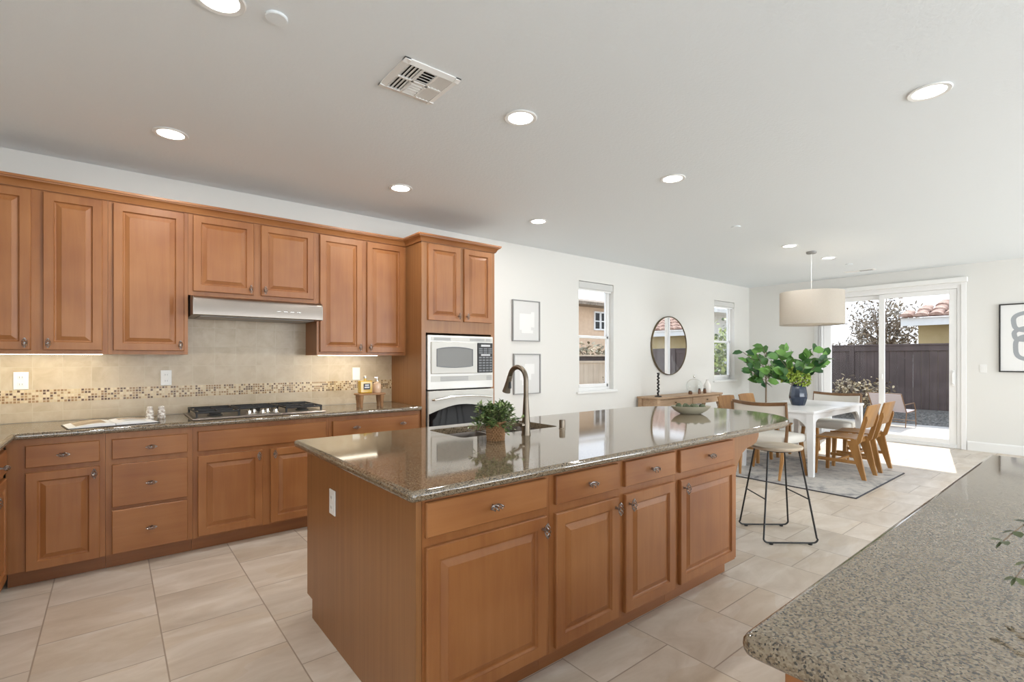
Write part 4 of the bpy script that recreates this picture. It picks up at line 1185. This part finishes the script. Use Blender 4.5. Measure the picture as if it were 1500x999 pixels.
def head_chair(loc, rotz, label):
    t = thing('upholstered_chair', label, 'chair', loc, rotz, 'upholstered chairs at the table ends')
    def ring(k, z):
        return [(x * k, y * k, z) for x, y in RO]
    RO = rounded([(-.26, -.25), (.26, -.25), (.315, .26), (-.315, .26)], .09, 5); n = len(RO)
    vs = []; prof = [(.93, .385), (.985, .395), (1.0, .42), (.99, .452), (.95, .470), (.8, .480), (.4, .484)]
    for k, z in prof: vs += ring(k, z)
    fs = [(i * n + j, i * n + (j + 1) % n, (i + 1) * n + (j + 1) % n, (i + 1) * n + j) for i in range(len(prof) - 1) for j in range(n)] + [tuple(range(n)), tuple(range((len(prof) - 1) * n, len(prof) * n))]
    build('seat', MB().add(vs, fs), M['cream'], t, smooth=50)
    for s in (-1, 1):
        build('leg', MB().tube([(s * .255, .20, .384), (s * .265, .215, .25), (s * .30, .235, .0)], [.026, .024, .014], 8), M['oak'], t)
        build('leg', MB().tube([(s * .235, -.22, .384), (s * .228, -.235, .2), (s * .215, -.27, .0)], [.025, .022, .014], 8), M['oak'], t)
        build('back_post', MB().tube([(s * .262, -.215, .40), (s * .285, -.245, .55), (s * .295, -.275, .70), (s * .297, -.295, .838)], [.019, .0165, .015, .013], 8), M['walnut'], t)
    def bx(u): return (-.297 + .594 * u, -.245 - .055 * math.sin(PI * u))
    g0 = []; g1 = []
    for i in range(13):
        x, y = bx(i / 12); g0.append((x, y - .05 + .002, 0)); 
    rail = lambda z0, z1, th: [[(bx(i / 12)[0], bx(i / 12)[1] - .045 * ((z - .56) / .28), z - .018 * math.sin(PI * i / 12) * (1 if z > .8 else 0)) for i in range(13)] for z in (z0, z1)]
    build('top_rail', MB().slabsheet(rail(.822, .858, .03), (0, .026, .002)), M['walnut'], t, smooth=40)
    build('back_cushion', MB().slabsheet([[(p[0] * .955, p[1] + .004, p[2]) for p in r] for r in [rail(z, z, 0)[0] for z in (.585, .62, .70, .78, .8215)]], (0, .030, 0)), M['cream'], t, smooth=50)
    return t
h1 = head_chair((5.905, 2.565, RZ + .005), -PI / 2, 'cream upholstered chair at the near table end, behind the bar stool')
copy_tree(h1, (7.80, 2.585, 0.005), PI / 2, 'cream upholstered chair at the far table end, in front of the glass door')

# vase with fig branches
def vase_branches():
    random.seed(12)
    c = (6.79, 2.60, RZ + .7423)
    t = thing('vase', 'faceted navy blue vase with leafy branches on the dining table', 'vase', c)
    prof = [(0, 0), (.072, 0), (.078, .008), (.104, .085), (.106, .115), (.088, .225), (.074, .258), (.070, .268), (.062, .268), (.06, .25), (.0, .2)]
    build('body', MB().lathe(prof, n=12), M['navy'], t, smooth=20)
    mb = MB()
    for cxx, cyy, cz, R, nn in ((0.02, -.02, .325, .105, 420), (-.11, .09, .36, .085, 260), (-.03, .06, .40, .07, 160)):
        for k in range(nn):
            a = random.uniform(0, 2 * PI); z = random.uniform(-.75, 1); q = math.sqrt(max(0, 1 - z * z))
            d = Vector((q * math.cos(a), q * math.sin(a), z)); r = R * random.uniform(.75, 1.0)
            mb.leaf(Vector((cxx, cyy, cz)) + d * r, d + Vector((random.uniform(-.8, .8), random.uniform(-.8, .8), random.uniform(-.8, .8))), d, .03, .026)
    build('flower_heads', mb, M['moss'], t, recalc=False)
    st = MB(); lf = MB()
    # camera-right is (+x,-y); branches spread both ways across the table
    rt = Vector((.7777, -.6287, 0)); fw = Vector((.6287, .7777, 0))
    ends = [(.37, .62, .05), (.25, .56, -.1), (.10, .60, .05), (-.12, .68, .1), (-.22, .58, -.05), (-.33, .52, .12), (-.38, .40, .0), (.02, .50, -.12), (.30, .45, .12), (-.26, .40, -.14), (-.30, .60, -.1), (.16, .68, -.05)]
    for a, z, dpt in ends:
        e = rt * a + fw * dpt + Vector((0, 0, z)); s0 = Vector((0, 0, .20)); mid = Vector((0, 0, z * .75)) + rt * a * .35
        P = [((1 - u) ** 2) * s0 + 2 * u * (1 - u) * mid + u * u * e for u in [i / 8 for i in range(9)]]
        st.tube([tuple(p) for p in P], [.006 - .0005 * i for i in range(9)], 6)
        for i in range(4, 9):
            d = (P[i] - P[i - 1]).normalized()
            for k in range(1 if i < 8 else 2):
                dd = d * .7 + Vector((random.uniform(-1, 1), random.uniform(-1, 1), random.uniform(-.3, .6)))
                lf.leaf(P[i], dd, Vector((random.uniform(-1, .8) - .4, random.uniform(-1, .8) - .5, .5)), random.uniform(.115, .165), random.uniform(.09, .12), .25)
    build('branches', st, M['bark'], t); build('leaves', lf, M['fig'], t, recalc=False)
vase_branches()
def fig_tree():
    random.seed(21)
    t = thing('fig_tree', 'slim potted fig tree in the corner behind the dining table', 'plant', (9.18, 4.05, 0.0005))
    build('pot', MB().lathe([(0, 0), (.13, 0), (.14, .01), (.17, .27), (.172, .30), (.155, .30), (.15, .26), (0, .26)], n=28), M['white_ceramic'], t)
    build('soil', MB().lathe([(.151, .262), (.08, .27), (0, .275)], n=20), M['soil'], t)
    st = MB().tube([(0, 0, .27), (.01, .01, .6), (-.01, .0, .95), (.0, .01, 1.25), (.01, 0, 1.5)], [.019, .016, .014, .011, .007], 8)
    lf = MB()
    rt = Vector((.7777, -.6287, 0)); fw = Vector((.6287, .7777, 0))
    ends = [(-.42, 1.46, .0), (-.30, 1.25, .1), (-.34, 1.12, -.1), (.26, 1.42, .05), (.30, 1.18, -.1), (-.05, 1.55, .0), (.12, 1.05, .1), (-.12, .98, -.1), (.40, 1.30, 0), (-.22, 1.42, -.1), (-.16, 1.16, -.1), (-.38, 1.28, -.05), (.12, 1.3, -.1), (.0, 1.15, -.15), (-.24, 1.0, .0)]
    for a, z, dp in ends:
        e = rt * a + fw * dp + Vector((0, 0, z)); s0 = Vector((0, 0, z * .62 + .25)); mid = (s0 + e) * .5 + Vector((0, 0, -.02))
        P = [((1 - u) ** 2) * s0 + 2 * u * (1 - u) * mid + u * u * e for u in [i / 6 for i in range(7)]]
        st.tube([tuple(p) for p in P], .005, 5)
        for i in range(2, 7):
            d = (P[i] - P[i - 1]).normalized()
            dd = d * .6 + Vector((random.uniform(-1, 1), random.uniform(-1, 1), random.uniform(-.5, .6)))
            lf.leaf(P[i], dd, Vector((random.uniform(-1, .7) - .4, random.uniform(-1, .7) - .5, .5)), random.uniform(.15, .21), random.uniform(.11, .15), .25)
    build('trunk', st, M['bark'], t); build('leaves', lf, M['fig'], t, recalc=False)
fig_tree()

# pendant
def pendant():
    t = thing('pendant_lamp', 'drum pendant lamp with linen shade hanging over the dining table', 'lamp', (7.10, 2.56, H))
    build('canopy', MB().lathe([(.06, -.0005), (.06, -.02), (.052, -.026), (0, -.028)], n=24), M['picframe'], t)
    build('cord', MB().tube([(0, 0, -.028), (0, 0, -.56)], .004, 6), M['plastic_w'], t)
    z0, z1, R = -.955, -.53, .368
    build('shade', MB().lathe([(R, z0), (R, z1), (R - .004, z1), (R - .004, z0), (R, z0)], n=56), M['linen'], t)
    build('diffuser', MB().lathe([(0, z0 + .012), (R - .006, z0 + .012), (R - .006, z0 + .008), (0, z0 + .008)], n=48), M['linen'], t)
    sp = MB()
    for k in range(3): sp.tube([(0, 0, z1 - .03), ((R - .005) * math.cos(k * 2.094), (R - .005) * math.sin(k * 2.094), z1 - .012)], .003, 5)
    build('spider', sp, M['picframe'], t)
    lamp('pendant_glow', 'POINT', (0, 0, z1 - .20), 2.2, (1, .88, .72), parent=t).data.shadow_soft_size = .03
    build('bulb', MB().lathe([(.014, z1 - .03), (.014, z1 - .07), (.03, z1 - .11), (.03, z1 - .135), (.0, z1 - .16)], n=14), M['bulb'], t)
pendant()

# bar stool
def stool():
    t = thing('bar_stool', 'backless bar stool with black sled frame at the island end', 'stool', (3.945, 1.665, 0), -.70)
    # local x: along the base runners ; local y: between the two frames
    hb, ht, dy0, dy1, zs = .195, .115, .20, .105, .655
    build('seat', MB().lathe([(0, zs + .003), (.165, zs + .003), (.182, zs + .010), (.186, zs + .021), (.180, zs + .030), (.12, zs + .026), (0, zs + .020)], n=40, sx=1.0, sy=.86), M['stool_seat'], t)
    for s in (-1, 1):
        P = [(-ht, s * dy1, zs), (-ht - (hb - ht) * .94, s * (dy1 + (dy0 - dy1) * .94), .045)]
        for i in range(1, 6):
            a = PI / 2 * i / 6; P.append((-hb + .035 * (1 - math.cos(a)) * 1.0 - .0, s * dy0, .045 - .032 * math.sin(a)))
        P += [(-hb + .05, s * dy0, .012), (hb - .05, s * dy0, .012)]
        P += [(-p[0], p[1], p[2]) for p in P[:7][::-1]]
        build('frame', MB().tube(P, .0065, 8), M['black'], t)
        for x in (-hb + .055, hb - .055): build('foot', MB().lathe([(.014, 0.0), (.014, .008), (.008, .009)], (x, s * dy0, 0.0003), 10), M['black'], t)
    for s in (-1, 1):
        k = .56; x = s * (ht + (hb - ht) * k); y = dy1 + (dy0 - dy1) * k; z = zs * (1 - k) + .045 * k
        build('footrest', MB().tube([(x, -y, z), (x, y, z)], .0055, 6), M['black'], t)
    build('seat_ring', MB().tube([(.125 * math.cos(a), .108 * math.sin(a), zs - .003) for a in [2 * PI * i / 28 for i in range(28)]], .0055, 6, closed=True), M['black'], t)
stool()

# console table with objects
def console():
    x0, x1, y0, y1 = 6.16, 8.02, 4.25, 4.62
    cx, cy = (x0 + x1) / 2, (y0 + y1) / 2
    t = thing('console_table', 'natural wood console table against the wall below the round mirror', 'table', (cx, cy, 0))
    hx, hy = (x1 - x0) / 2, (y1 - y0) / 2
    build('tabletop', MB().box(-hx, hx, -hy, hy, .742, .772, .004), M['console'], t)
    for s in (-1, 1): build('apron', MB().box(s * (hx - .05), s * (hx - .03), -hy + .06, hy - .06, .62, .7418), M['console'], t, smooth=0)
    build('apron', MB().box(-hx + .06, hx - .06, hy - .05, hy - .03, .62, .7418), M['console'], t, smooth=0)
    build('apron', MB().box(-.04, .04, -hy + .03, -hy + .05, .60, .7418), M['console'], t, smooth=0)
    for a, b in ((-hx + .075, -.045), (.045, hx - .075)):
        d = build('drawer', MB().box(a, b, -hy + .022, -hy + .04, .625, .735, .003), M['console'], t)
        build('knob', MB().lathe([(.006, 0), (.006, .012), (.012, .016), (.012, .022), (0, .025)], n=12), M['mirror_rim'], d, loc=((a + b) / 2, -hy + .022, .68), rot=(PI / 2, 0, 0))
    for sx in (-1, 1):
        for sy in (-1, 1):
            x, y = sx * (hx - .045), sy * (hy - .045)
            prof = [(.018, 0), (.022, .02), (.019, .05), (.026, .30), (.030, .50), (.024, .53), (.034, .56), (.030, .58)]
            mb = MB().lathe(prof, (x, y, 0), 14).box(x - .034, x + .034, y - .034, y + .034, .58, .7418, .003)
            build('leg', mb, M['console'], t)
console()
def candlestick():
    t = thing('candlestick', 'black twisted candlestick on the left end of the console table', 'candlestick', (6.36, 4.38, .7722))
    build('base', MB().lathe([(.052, 0), (.052, .008), (.045, .014), (.014, .02), (.012, .04)], n=24), M['black'], t)
    pts = []; rs = []
    for i in range(61):
        z = .035 + .30 * i / 60; pts.append((.009 * math.cos(i * .62), .009 * math.sin(i * .62), z)); rs.append(.0095 + .006 * math.sin(i * .62 * 1.3) ** 2)
    build('stem', MB().tube(pts, rs, 10), M['black'], t)
    build('cup', MB().lathe([(.010, .333), (.018, .340), (.020, .358), (.014, .360), (.012, .345), (0, .343)], n=16), M['black'], t)
candlestick()
def console_things():
    t = thing('glass_bottle', 'round clear glass vessel with small stopper on the console table', 'bottle', (7.50, 4.47, .7722))
    build('body', MB().lathe([(.05, 0), (.09, .015), (.125, .07), (.133, .125), (.115, .185), (.07, .225), (.02, .24), (.016, .255)], n=32), M['clearglass'], t)
    build('stopper', MB().lathe([(.014, .2555), (.018, .27), (.012, .30), (0, .302)], n=14), M['lid'], t)
    for k, (x, y, h, r, lab) in enumerate([(7.20, 4.36, .055, .030, 'short brown jar in front of the round glass vessel, leftmost of the three'), (7.42, 4.33, .085, .022, 'taller brown bottle between two jars on the console table'), (7.58, 4.33, .08, .026, 'brown jar with dark lid at right of the three on the console')]):
        j = thing('brown_jar', lab, 'jar', (x, y, .7722), group='brown jars on the console')
        build('body', MB().lathe([(0, 0), (r * .9, 0), (r, .006), (r, h * .75), (r * .7, h * .86), (r * .7, h * .9)], n=18), M['brown_jar'], j)
        build('lid', MB().lathe([(r * .78, h * .9), (r * .78, h * 1.04), (0, h * 1.06)], n=18), M['black'], j)
    v = build('white_vase', MB().lathe([(0, 0), (.055, 0), (.062, .01), (.062, .12), (.03, .17), (.022, .205), (.027, .215), (.02, .214), (.016, .2), (0, .15)], n=26), M['white_ceramic'], loc=(7.86, 4.44, .7722))
    tag(v, 'white ceramic bottle vase on right end of the console table', 'vase')
console_things()

# round mirror
def mirror():
    t = thing('round_mirror', 'large round mirror with thin dark rim above the console table', 'mirror', (7.02, YL - .014, 1.553), math.radians(-1.35))
    m_ = MB().lathe([(0, .018), (.462, .018), (.462, .004)], n=72); m_.v = [(x, -z, y) for x, y, z in m_.v]
    build('mirror_glass', m_, M['mirror'], t)
    r = MB().lathe([(.4625, 0), (.4625, .026), (.470, .028), (.476, .024), (.476, 0), (.4625, 0)], n=72); r.v = [(x, -z, y) for x, y, z in r.v]
    build('rim', r, M['mirror_rim'], t)
mirror()

# two pale prints
def print_frame(x0, x1, z0, z1, lab, blobs):
    t = thing('framed_print', lab, 'picture', ((x0 + x1) / 2, YL - .001, (z0 + z1) / 2), group='grey framed prints')
    a, b = (x1 - x0) / 2, (z1 - z0) / 2; w = .012
    build('frame', MB().box(-a, a, -.03, 0, -b, -b + w, .002).box(-a, a, -.03, 0, b - w, b, .002).box(-a, -a + w, -.03, 0, -b + w, b - w, .002).box(a - w, a, -.03, 0, -b + w, b - w, .002), M['picframe'], t)
    p = build('mat_board', MB().box(-a + w, a - w, -.014, -.004, -b + w, b - w), M['art_white'], t, smooth=0)
    random.seed(int(z0 * 100))
    mb = MB()
    for i, (bx0, bx1, bz0, bz1) in enumerate(blobs):
        mb.box(bx0 * a, bx1 * a, -.0152 - .0006 * i, -.0142, bz0 * b, bz1 * b)
    build('print', mb, M['paper'], p, smooth=0)
    return t
print_frame(3.752, 4.195, 1.558, 2.062, 'grey framed pale print, upper of two beside the oven cabinet', [(-.5, .35, -.45, .35), (.35, .6, -.3, .45), (-.35, .5, -.6, -.45)])
print_frame(3.770, 4.205, .906, 1.404, 'grey framed pale print, lower of two, partly behind the faucet', [(-.55, .3, -.3, .35), (-.2, .55, .0, .5), (-.4, .1, -.55, -.3)])

# abstract picture on the far wall
def abstract_art():
    y1, z0, z1 = 1.105, 1.155, 2.112; wd = .72
    cy = y1 - wd / 2; cz = (z0 + z1) / 2
    t = thing('abstract_picture', 'black framed abstract of looping grey strokes on the far wall', 'picture', (XF - .001, cy, cz), -PI / 2)
    a, b, w = wd / 2, (z1 - z0) / 2, .016
    build('frame', MB().box(-a, a, -.032, 0, -b, -b + w, .002).box(-a, a, -.032, 0, b - w, b, .002).box(-a, -a + w, -.032, 0, -b + w, b - w, .002).box(a - w, a, -.032, 0, -b + w, b - w, .002), M['blackframe'], t)
    p = build('paper', MB().box(-a + w, a - w, -.015, -.004, -b + w, b - w), M['paper'], t, smooth=0)
    mb = MB()
    def stroke(P, wdt, lift):
        n = len(P); L = []; R_ = []
        for i in range(n):
            q = P[(i + 1) % n]; o = P[i - 1]; dx, dz = q[0] - o[0], q[1] - o[1]; l = math.hypot(dx, dz) or 1
            L.append((P[i][0] - dz / l * wdt, -.0155 - lift, P[i][1] + dx / l * wdt)); R_.append((P[i][0] + dz / l * wdt, -.0155 - lift, P[i][1] - dx / l * wdt))
        mb.add(L + R_, [(i, (i + 1) % n, n + (i + 1) % n, n + i) for i in range(n)])
    def loop(cx, cz_, rx, rz, rot, lift, pw=.6):
        P = []
        for i in range(40):
            u = 2 * PI * i / 40; c_, s_ = math.cos(u), math.sin(u)
            x = rx * math.copysign(abs(c_) ** pw, c_); z = rz * math.copysign(abs(s_) ** pw, s_)
            P.append((cx + x * math.cos(rot) - z * math.sin(rot), cz_ + x * math.sin(rot) + z * math.cos(rot)))
        stroke(P, .026, lift)
    loop(.02, .235, .235, .125, .12, 0); loop(.03, .075, .24, .085, .18, .0006); loop(.02, -.135, .215, .165, .03, .0012)
    build('ink_strokes', mb, M['ink'], p, smooth=0, recalc=False)
abstract_art()

# ------------------------------------------------------------------ outside
def outside():
    g = struct('ground_1', MB().box(-6, 32, YL + T + .001, 30, -.45, -.14).box(XF + T + 3.0, 32, -20, YL + T, -.45, -.14), M['earth'])
    struct('patio_1', MB().box(XF + .021, 12.95, -6, 9, -.13, -.025).box(XF + .021, XF + T + .05, 1.3, 3.6, -.024, -.003), M['patio'])
    struct('ground_2', MB().prism([(12.951, -.139), (14.125, -.139), (14.125, .20), (13.7, .14), (12.951, -.03)], 'y', -6, 9), M['gravel'], label='dark gravel strip at foot of the dark wooden fence')
    # dark fence behind the patio
    f = thing('fence', 'tall dark brown board fence behind the patio', 'fence', (14.2, 1.9, -.14))
    mb = MB(); random.seed(2)
    y = -5.5
    while y < 5.5:
        mb.box(-.01 + random.uniform(-.003, .003), .012, y, y + .142, .0, 1.70); y += .147
    build('boards', mb, M['fence_dark'], f, smooth=0)
    build('cap_rail', MB().box(-.05, .06, -5.5, 5.5, 1.7805, 1.82, .004).box(-.035, -.0105, -5.5, 5.5, 1.66, 1.78, .003), M['fence_dark'], f)
    for k in range(5): build('post', MB().box(-.06, -.036, -.05, .05, 0, 1.78, .004), M['fence_dark'], f, loc=(0, -4.6 + k * 2.3, 0))
    # tan fence beside the house
    f = thing('fence', 'sunlit tan board fence seen through the nearer side window', 'fence', (9.0, 6.7, -.14))
    mb = MB(); x = -3.5
    while x < 1.0:
        mb.box(x, x + .14, -.01, .012, 0, 1.42); x += .144
    build('boards', mb, M['fence_tan'], f, smooth=0)
    build('cap_rail', MB().box(-3.5, 1.1, -.05, .05, 1.53, 1.56).box(-3.5, 1.1, -.03, -.0105, 1.40, 1.44), M['fence_tan'], f, smooth=0)
    build('lattice_shadow_gap', MB().box(-3.5, 1.1, .0, .012, 1.425, 1.528), M['fence_dark'], f, smooth=0)  # dark strip between the board tops and the cap rail
    # neighbour house with clay tile roof behind the dark fence
    h = thing('neighbor_house', 'ochre neighbouring house with clay tile roof behind the dark fence', 'house', (16.6, -1.0, -.14))
    ye = 4.41                                                     # left end of the wall
    build('wall', MB().box(0, 5, -7, ye, 0, 2.45), M['stucco_y'], h, smooth=0)
    build('fascia', MB().box(-.55, -.50, -7.6, ye + .25, 2.33, 2.53).box(-.4999, -.001, -7.6, ye + .25, 2.45, 2.49), M['stucco_w'], h, smooth=0)
    mb = MB(); cols = 30
    for k in range(cols):
        yc = ye + .13 - k * .30
        for r in range(min(9, 1 + int(k * 1.0))):
            xx = -.62 + r * .36; zz = 2.535 + r * .14
            m0 = MB()
            pts = [(.15 * math.cos(a), .085 * math.sin(a)) for a in [PI * i / 6 for i in range(7)]]
            vs = [(xx, yc + p, zz + q + .03) for p, q in pts] + [(xx + .42, yc + p * .85, zz + q * .85 + .165) for p, q in pts]
            mb.add(vs, [(i, i + 1, 8 + i, 7 + i) for i in range(6)] + [tuple(range(7))])
    mb.add([(-.62, ye + .25, 2.54), (-.62, -7.6, 2.54), (2.7, -7.6, 3.82), (2.7, ye - 2.6, 3.82)], [(0, 1, 2, 3)])
    build('roof', mb, M['roof'], h, smooth=40, recalc=False)
    # beige house to the left
    h = thing('neighbor_house', 'beige two storey house with tiled roof seen through the nearer side window', 'house', (16.5, 14.5, -.14))
    build('wall', MB().box(-2.6, 8, 0, 6, 0, 3.70), M['stucco_b'], h, smooth=0)
    build('roof', MB().add([(-3.3, -.7, 3.70), (8.7, -.7, 3.70), (8.7, 6.7, 3.70), (-3.3, 6.7, 3.70), (-3.3, -.7, 3.83), (8.7, -.7, 3.83), (8.7, 6.7, 3.83), (-3.3, 6.7, 3.83), (1.4, 3, 4.55), (4.0, 3, 4.55)], [(0, 1, 2, 3), (0, 1, 5, 4), (1, 2, 6, 5), (2, 3, 7, 6), (3, 0, 4, 7), (4, 5, 9, 8), (5, 6, 9), (6, 7, 8, 9), (7, 4, 8)]), M['roof_grey'], h, smooth=0)
    for x in (-.02, .38):
        w = build('window', MB().box(x - .19, x + .19, -.06, -.001, 2.72, 3.54), M['vinyl'], h, smooth=0)
        build('pane', MB().box(x - .13, x + .13, -.07, -.0605, 2.79, 3.09).box(x - .13, x + .13, -.07, -.0605, 3.14, 3.47), M['blackglass'], w, smooth=0)
    h = thing('neighbor_house', 'white house wall and eave glimpsed through the farther side window', 'house', (17.5, 8.8, -.14))
    build('wall', MB().box(-1.9, 3, 0, 2, 0, 3.1), M['stucco_w'], h, smooth=0)
    build('roof', MB().prism([(-.6, 3.1), (1.0, 3.7), (2.6, 3.1), (2.6, 2.98), (-.6, 2.98)], 'x', -2.4, 3.6), M['stucco_w'], h, smooth=0)
    # trees and shrubs
    def crown(name, lab, cat, loc, R, n, mat, ls, lw, seed, trunk=None, branches=0, group=None):
        random.seed(seed)
        t = thing(name, lab, cat, loc, group=group)
        lf = MB()
        for k in range(n):
            a = random.uniform(0, 2 * PI); z = random.uniform(-1, 1); q = math.sqrt(1 - z * z); rr = random.uniform(.35, 1) ** .6
            blob = 1 + .28 * math.sin(3 * a + z * 4 + seed)
            p = Vector((R[0] * q * math.cos(a) * rr * blob, R[1] * q * math.sin(a) * rr * blob, R[3] + R[2] * z * rr * blob))
            if p.z < .24: continue
            lf.leaf(p, (random.uniform(-1, 1), random.uniform(-1, 1), random.uniform(-.8, 1)), (random.uniform(-1, 1), random.uniform(-1, 1), 1), ls * random.uniform(.6, 1.2), lw * random.uniform(.6, 1.2))
        build('foliage', lf, mat, t, recalc=False)
        st = MB().tube([(0, 0, 0), (.02, 0, R[3] * .5), (0, .02, R[3])], [trunk or .03, (trunk or .03) * .8, (trunk or .03) * .5], 7)
        for k in range(branches):
            a = random.uniform(0, 2 * PI); z = random.uniform(-.1, 1); q = math.sqrt(1 - z * z)
            e = Vector((R[0] * q * math.cos(a), R[1] * q * math.sin(a), R[3] + R[2] * z)) * random.uniform(.8, 1.05); s0 = Vector((0, 0, R[3] * random.uniform(.45, .9)))
            P = [s0.lerp(e, u) + Vector((random.uniform(-.06, .06), random.uniform(-.06, .06), .1 * math.sin(PI * u))) for u in (0, .25, .5, .75, 1)]
            st.tube([tuple(p) for p in P], [.05, .035, .024, .015, .008], 5)
        build('trunk', st, M['bark'], t)
    crown('bare_tree', 'half bare grey brown tree beyond the dark fence', 'tree', (19.5, 4.90, -.14), (.95, 1.0, 1.15, 2.25), 2800, M['drytree'], .15, .06, 5, .11, 40)
    crown('shrub', 'low bare brown shrubs behind the dark fence, left of the tree', 'shrub', (15.6, 4.9, -.14), (.7, 1.4, .55, 1.45), 900, M['drytree'], .12, .05, 7, .05, 10)
    crown('shrub', 'bronze leaved rounded shrub beside the patio in front of the fence', 'shrub', (13.25, 3.80, .041), (.45, .66, .38, .48), 1100, M['shrub'], .085, .05, 9, .03, 8)
    crown('garden_tree', 'sunny green leafy tree outside the farther side window', 'tree', (11.6, 6.15, -.14), (.85, .75, 1.25, 1.0), 2600, M['garden'], .13, .08, 11, .06, 10)
    crown('hedge', 'dry brushy hedge above the tan fence', 'shrub', (10.2, 8.6, -.14), (3.0, .6, .55, 1.35), 1500, M['dryhedge'], .16, .08, 13, .05, 12)
    crown('shrub', 'small dark bare shrub against the tan fence', 'shrub', (7.55, 6.3, -.14), (.26, .22, .42, .72), 420, M['drytree'], .06, .03, 15, .02, 10)
    # patio chair
    t = thing('patio_chair', 'mauve sling lounge chair on the sunny patio outside the glass door', 'chair', (12.42, 2.93, -.025), -PI / 2 - .1)
    t.scale = (.87, .87, .87)
    w = .31
    build('sling_back', MB().slabsheet([[(x, -.30 - .28 * u, .36 + .40 * u) for x in (-w, -.1, .1, w)] for u in (0, .5, 1)], (0, .012, .008)), M['sling'], t)
    build('sling_seat', MB().slabsheet([[(x, -.28 + .52 * u, .345 + .03 * u - .03 * math.sin(PI * u)) for x in (-w, -.1, .1, w)] for u in (0, .33, .66, 1)], (0, 0, .012)), M['sling'], t)
    for s in (-1, 1):
        x = s * (w + .015)
        build('side_frame', MB().tube([(x, -.60, .78), (x, -.29, .345), (x, .27, .375)], .011, 8).tube([(x, -.36, 0.012), (x, -.30, .345)], .010, 8).tube([(x, .25, .012), (x, .22, .37)], .010, 8).tube([(x, -.42, .53), (x, .15, .55), (x, .23, .37)], .010, 8), M['walnut'], t)
    build('cross_bar', MB().tube([(-w - .015, -.33, .13), (w + .015, -.33, .13)], .008, 6).tube([(-w - .015, .24, .13), (w + .015, .24, .13)], .008, 6).tube([(-w - .015, -.60, .78), (w + .015, -.60, .78)], .010, 6), M['walnut'], t)
outside()
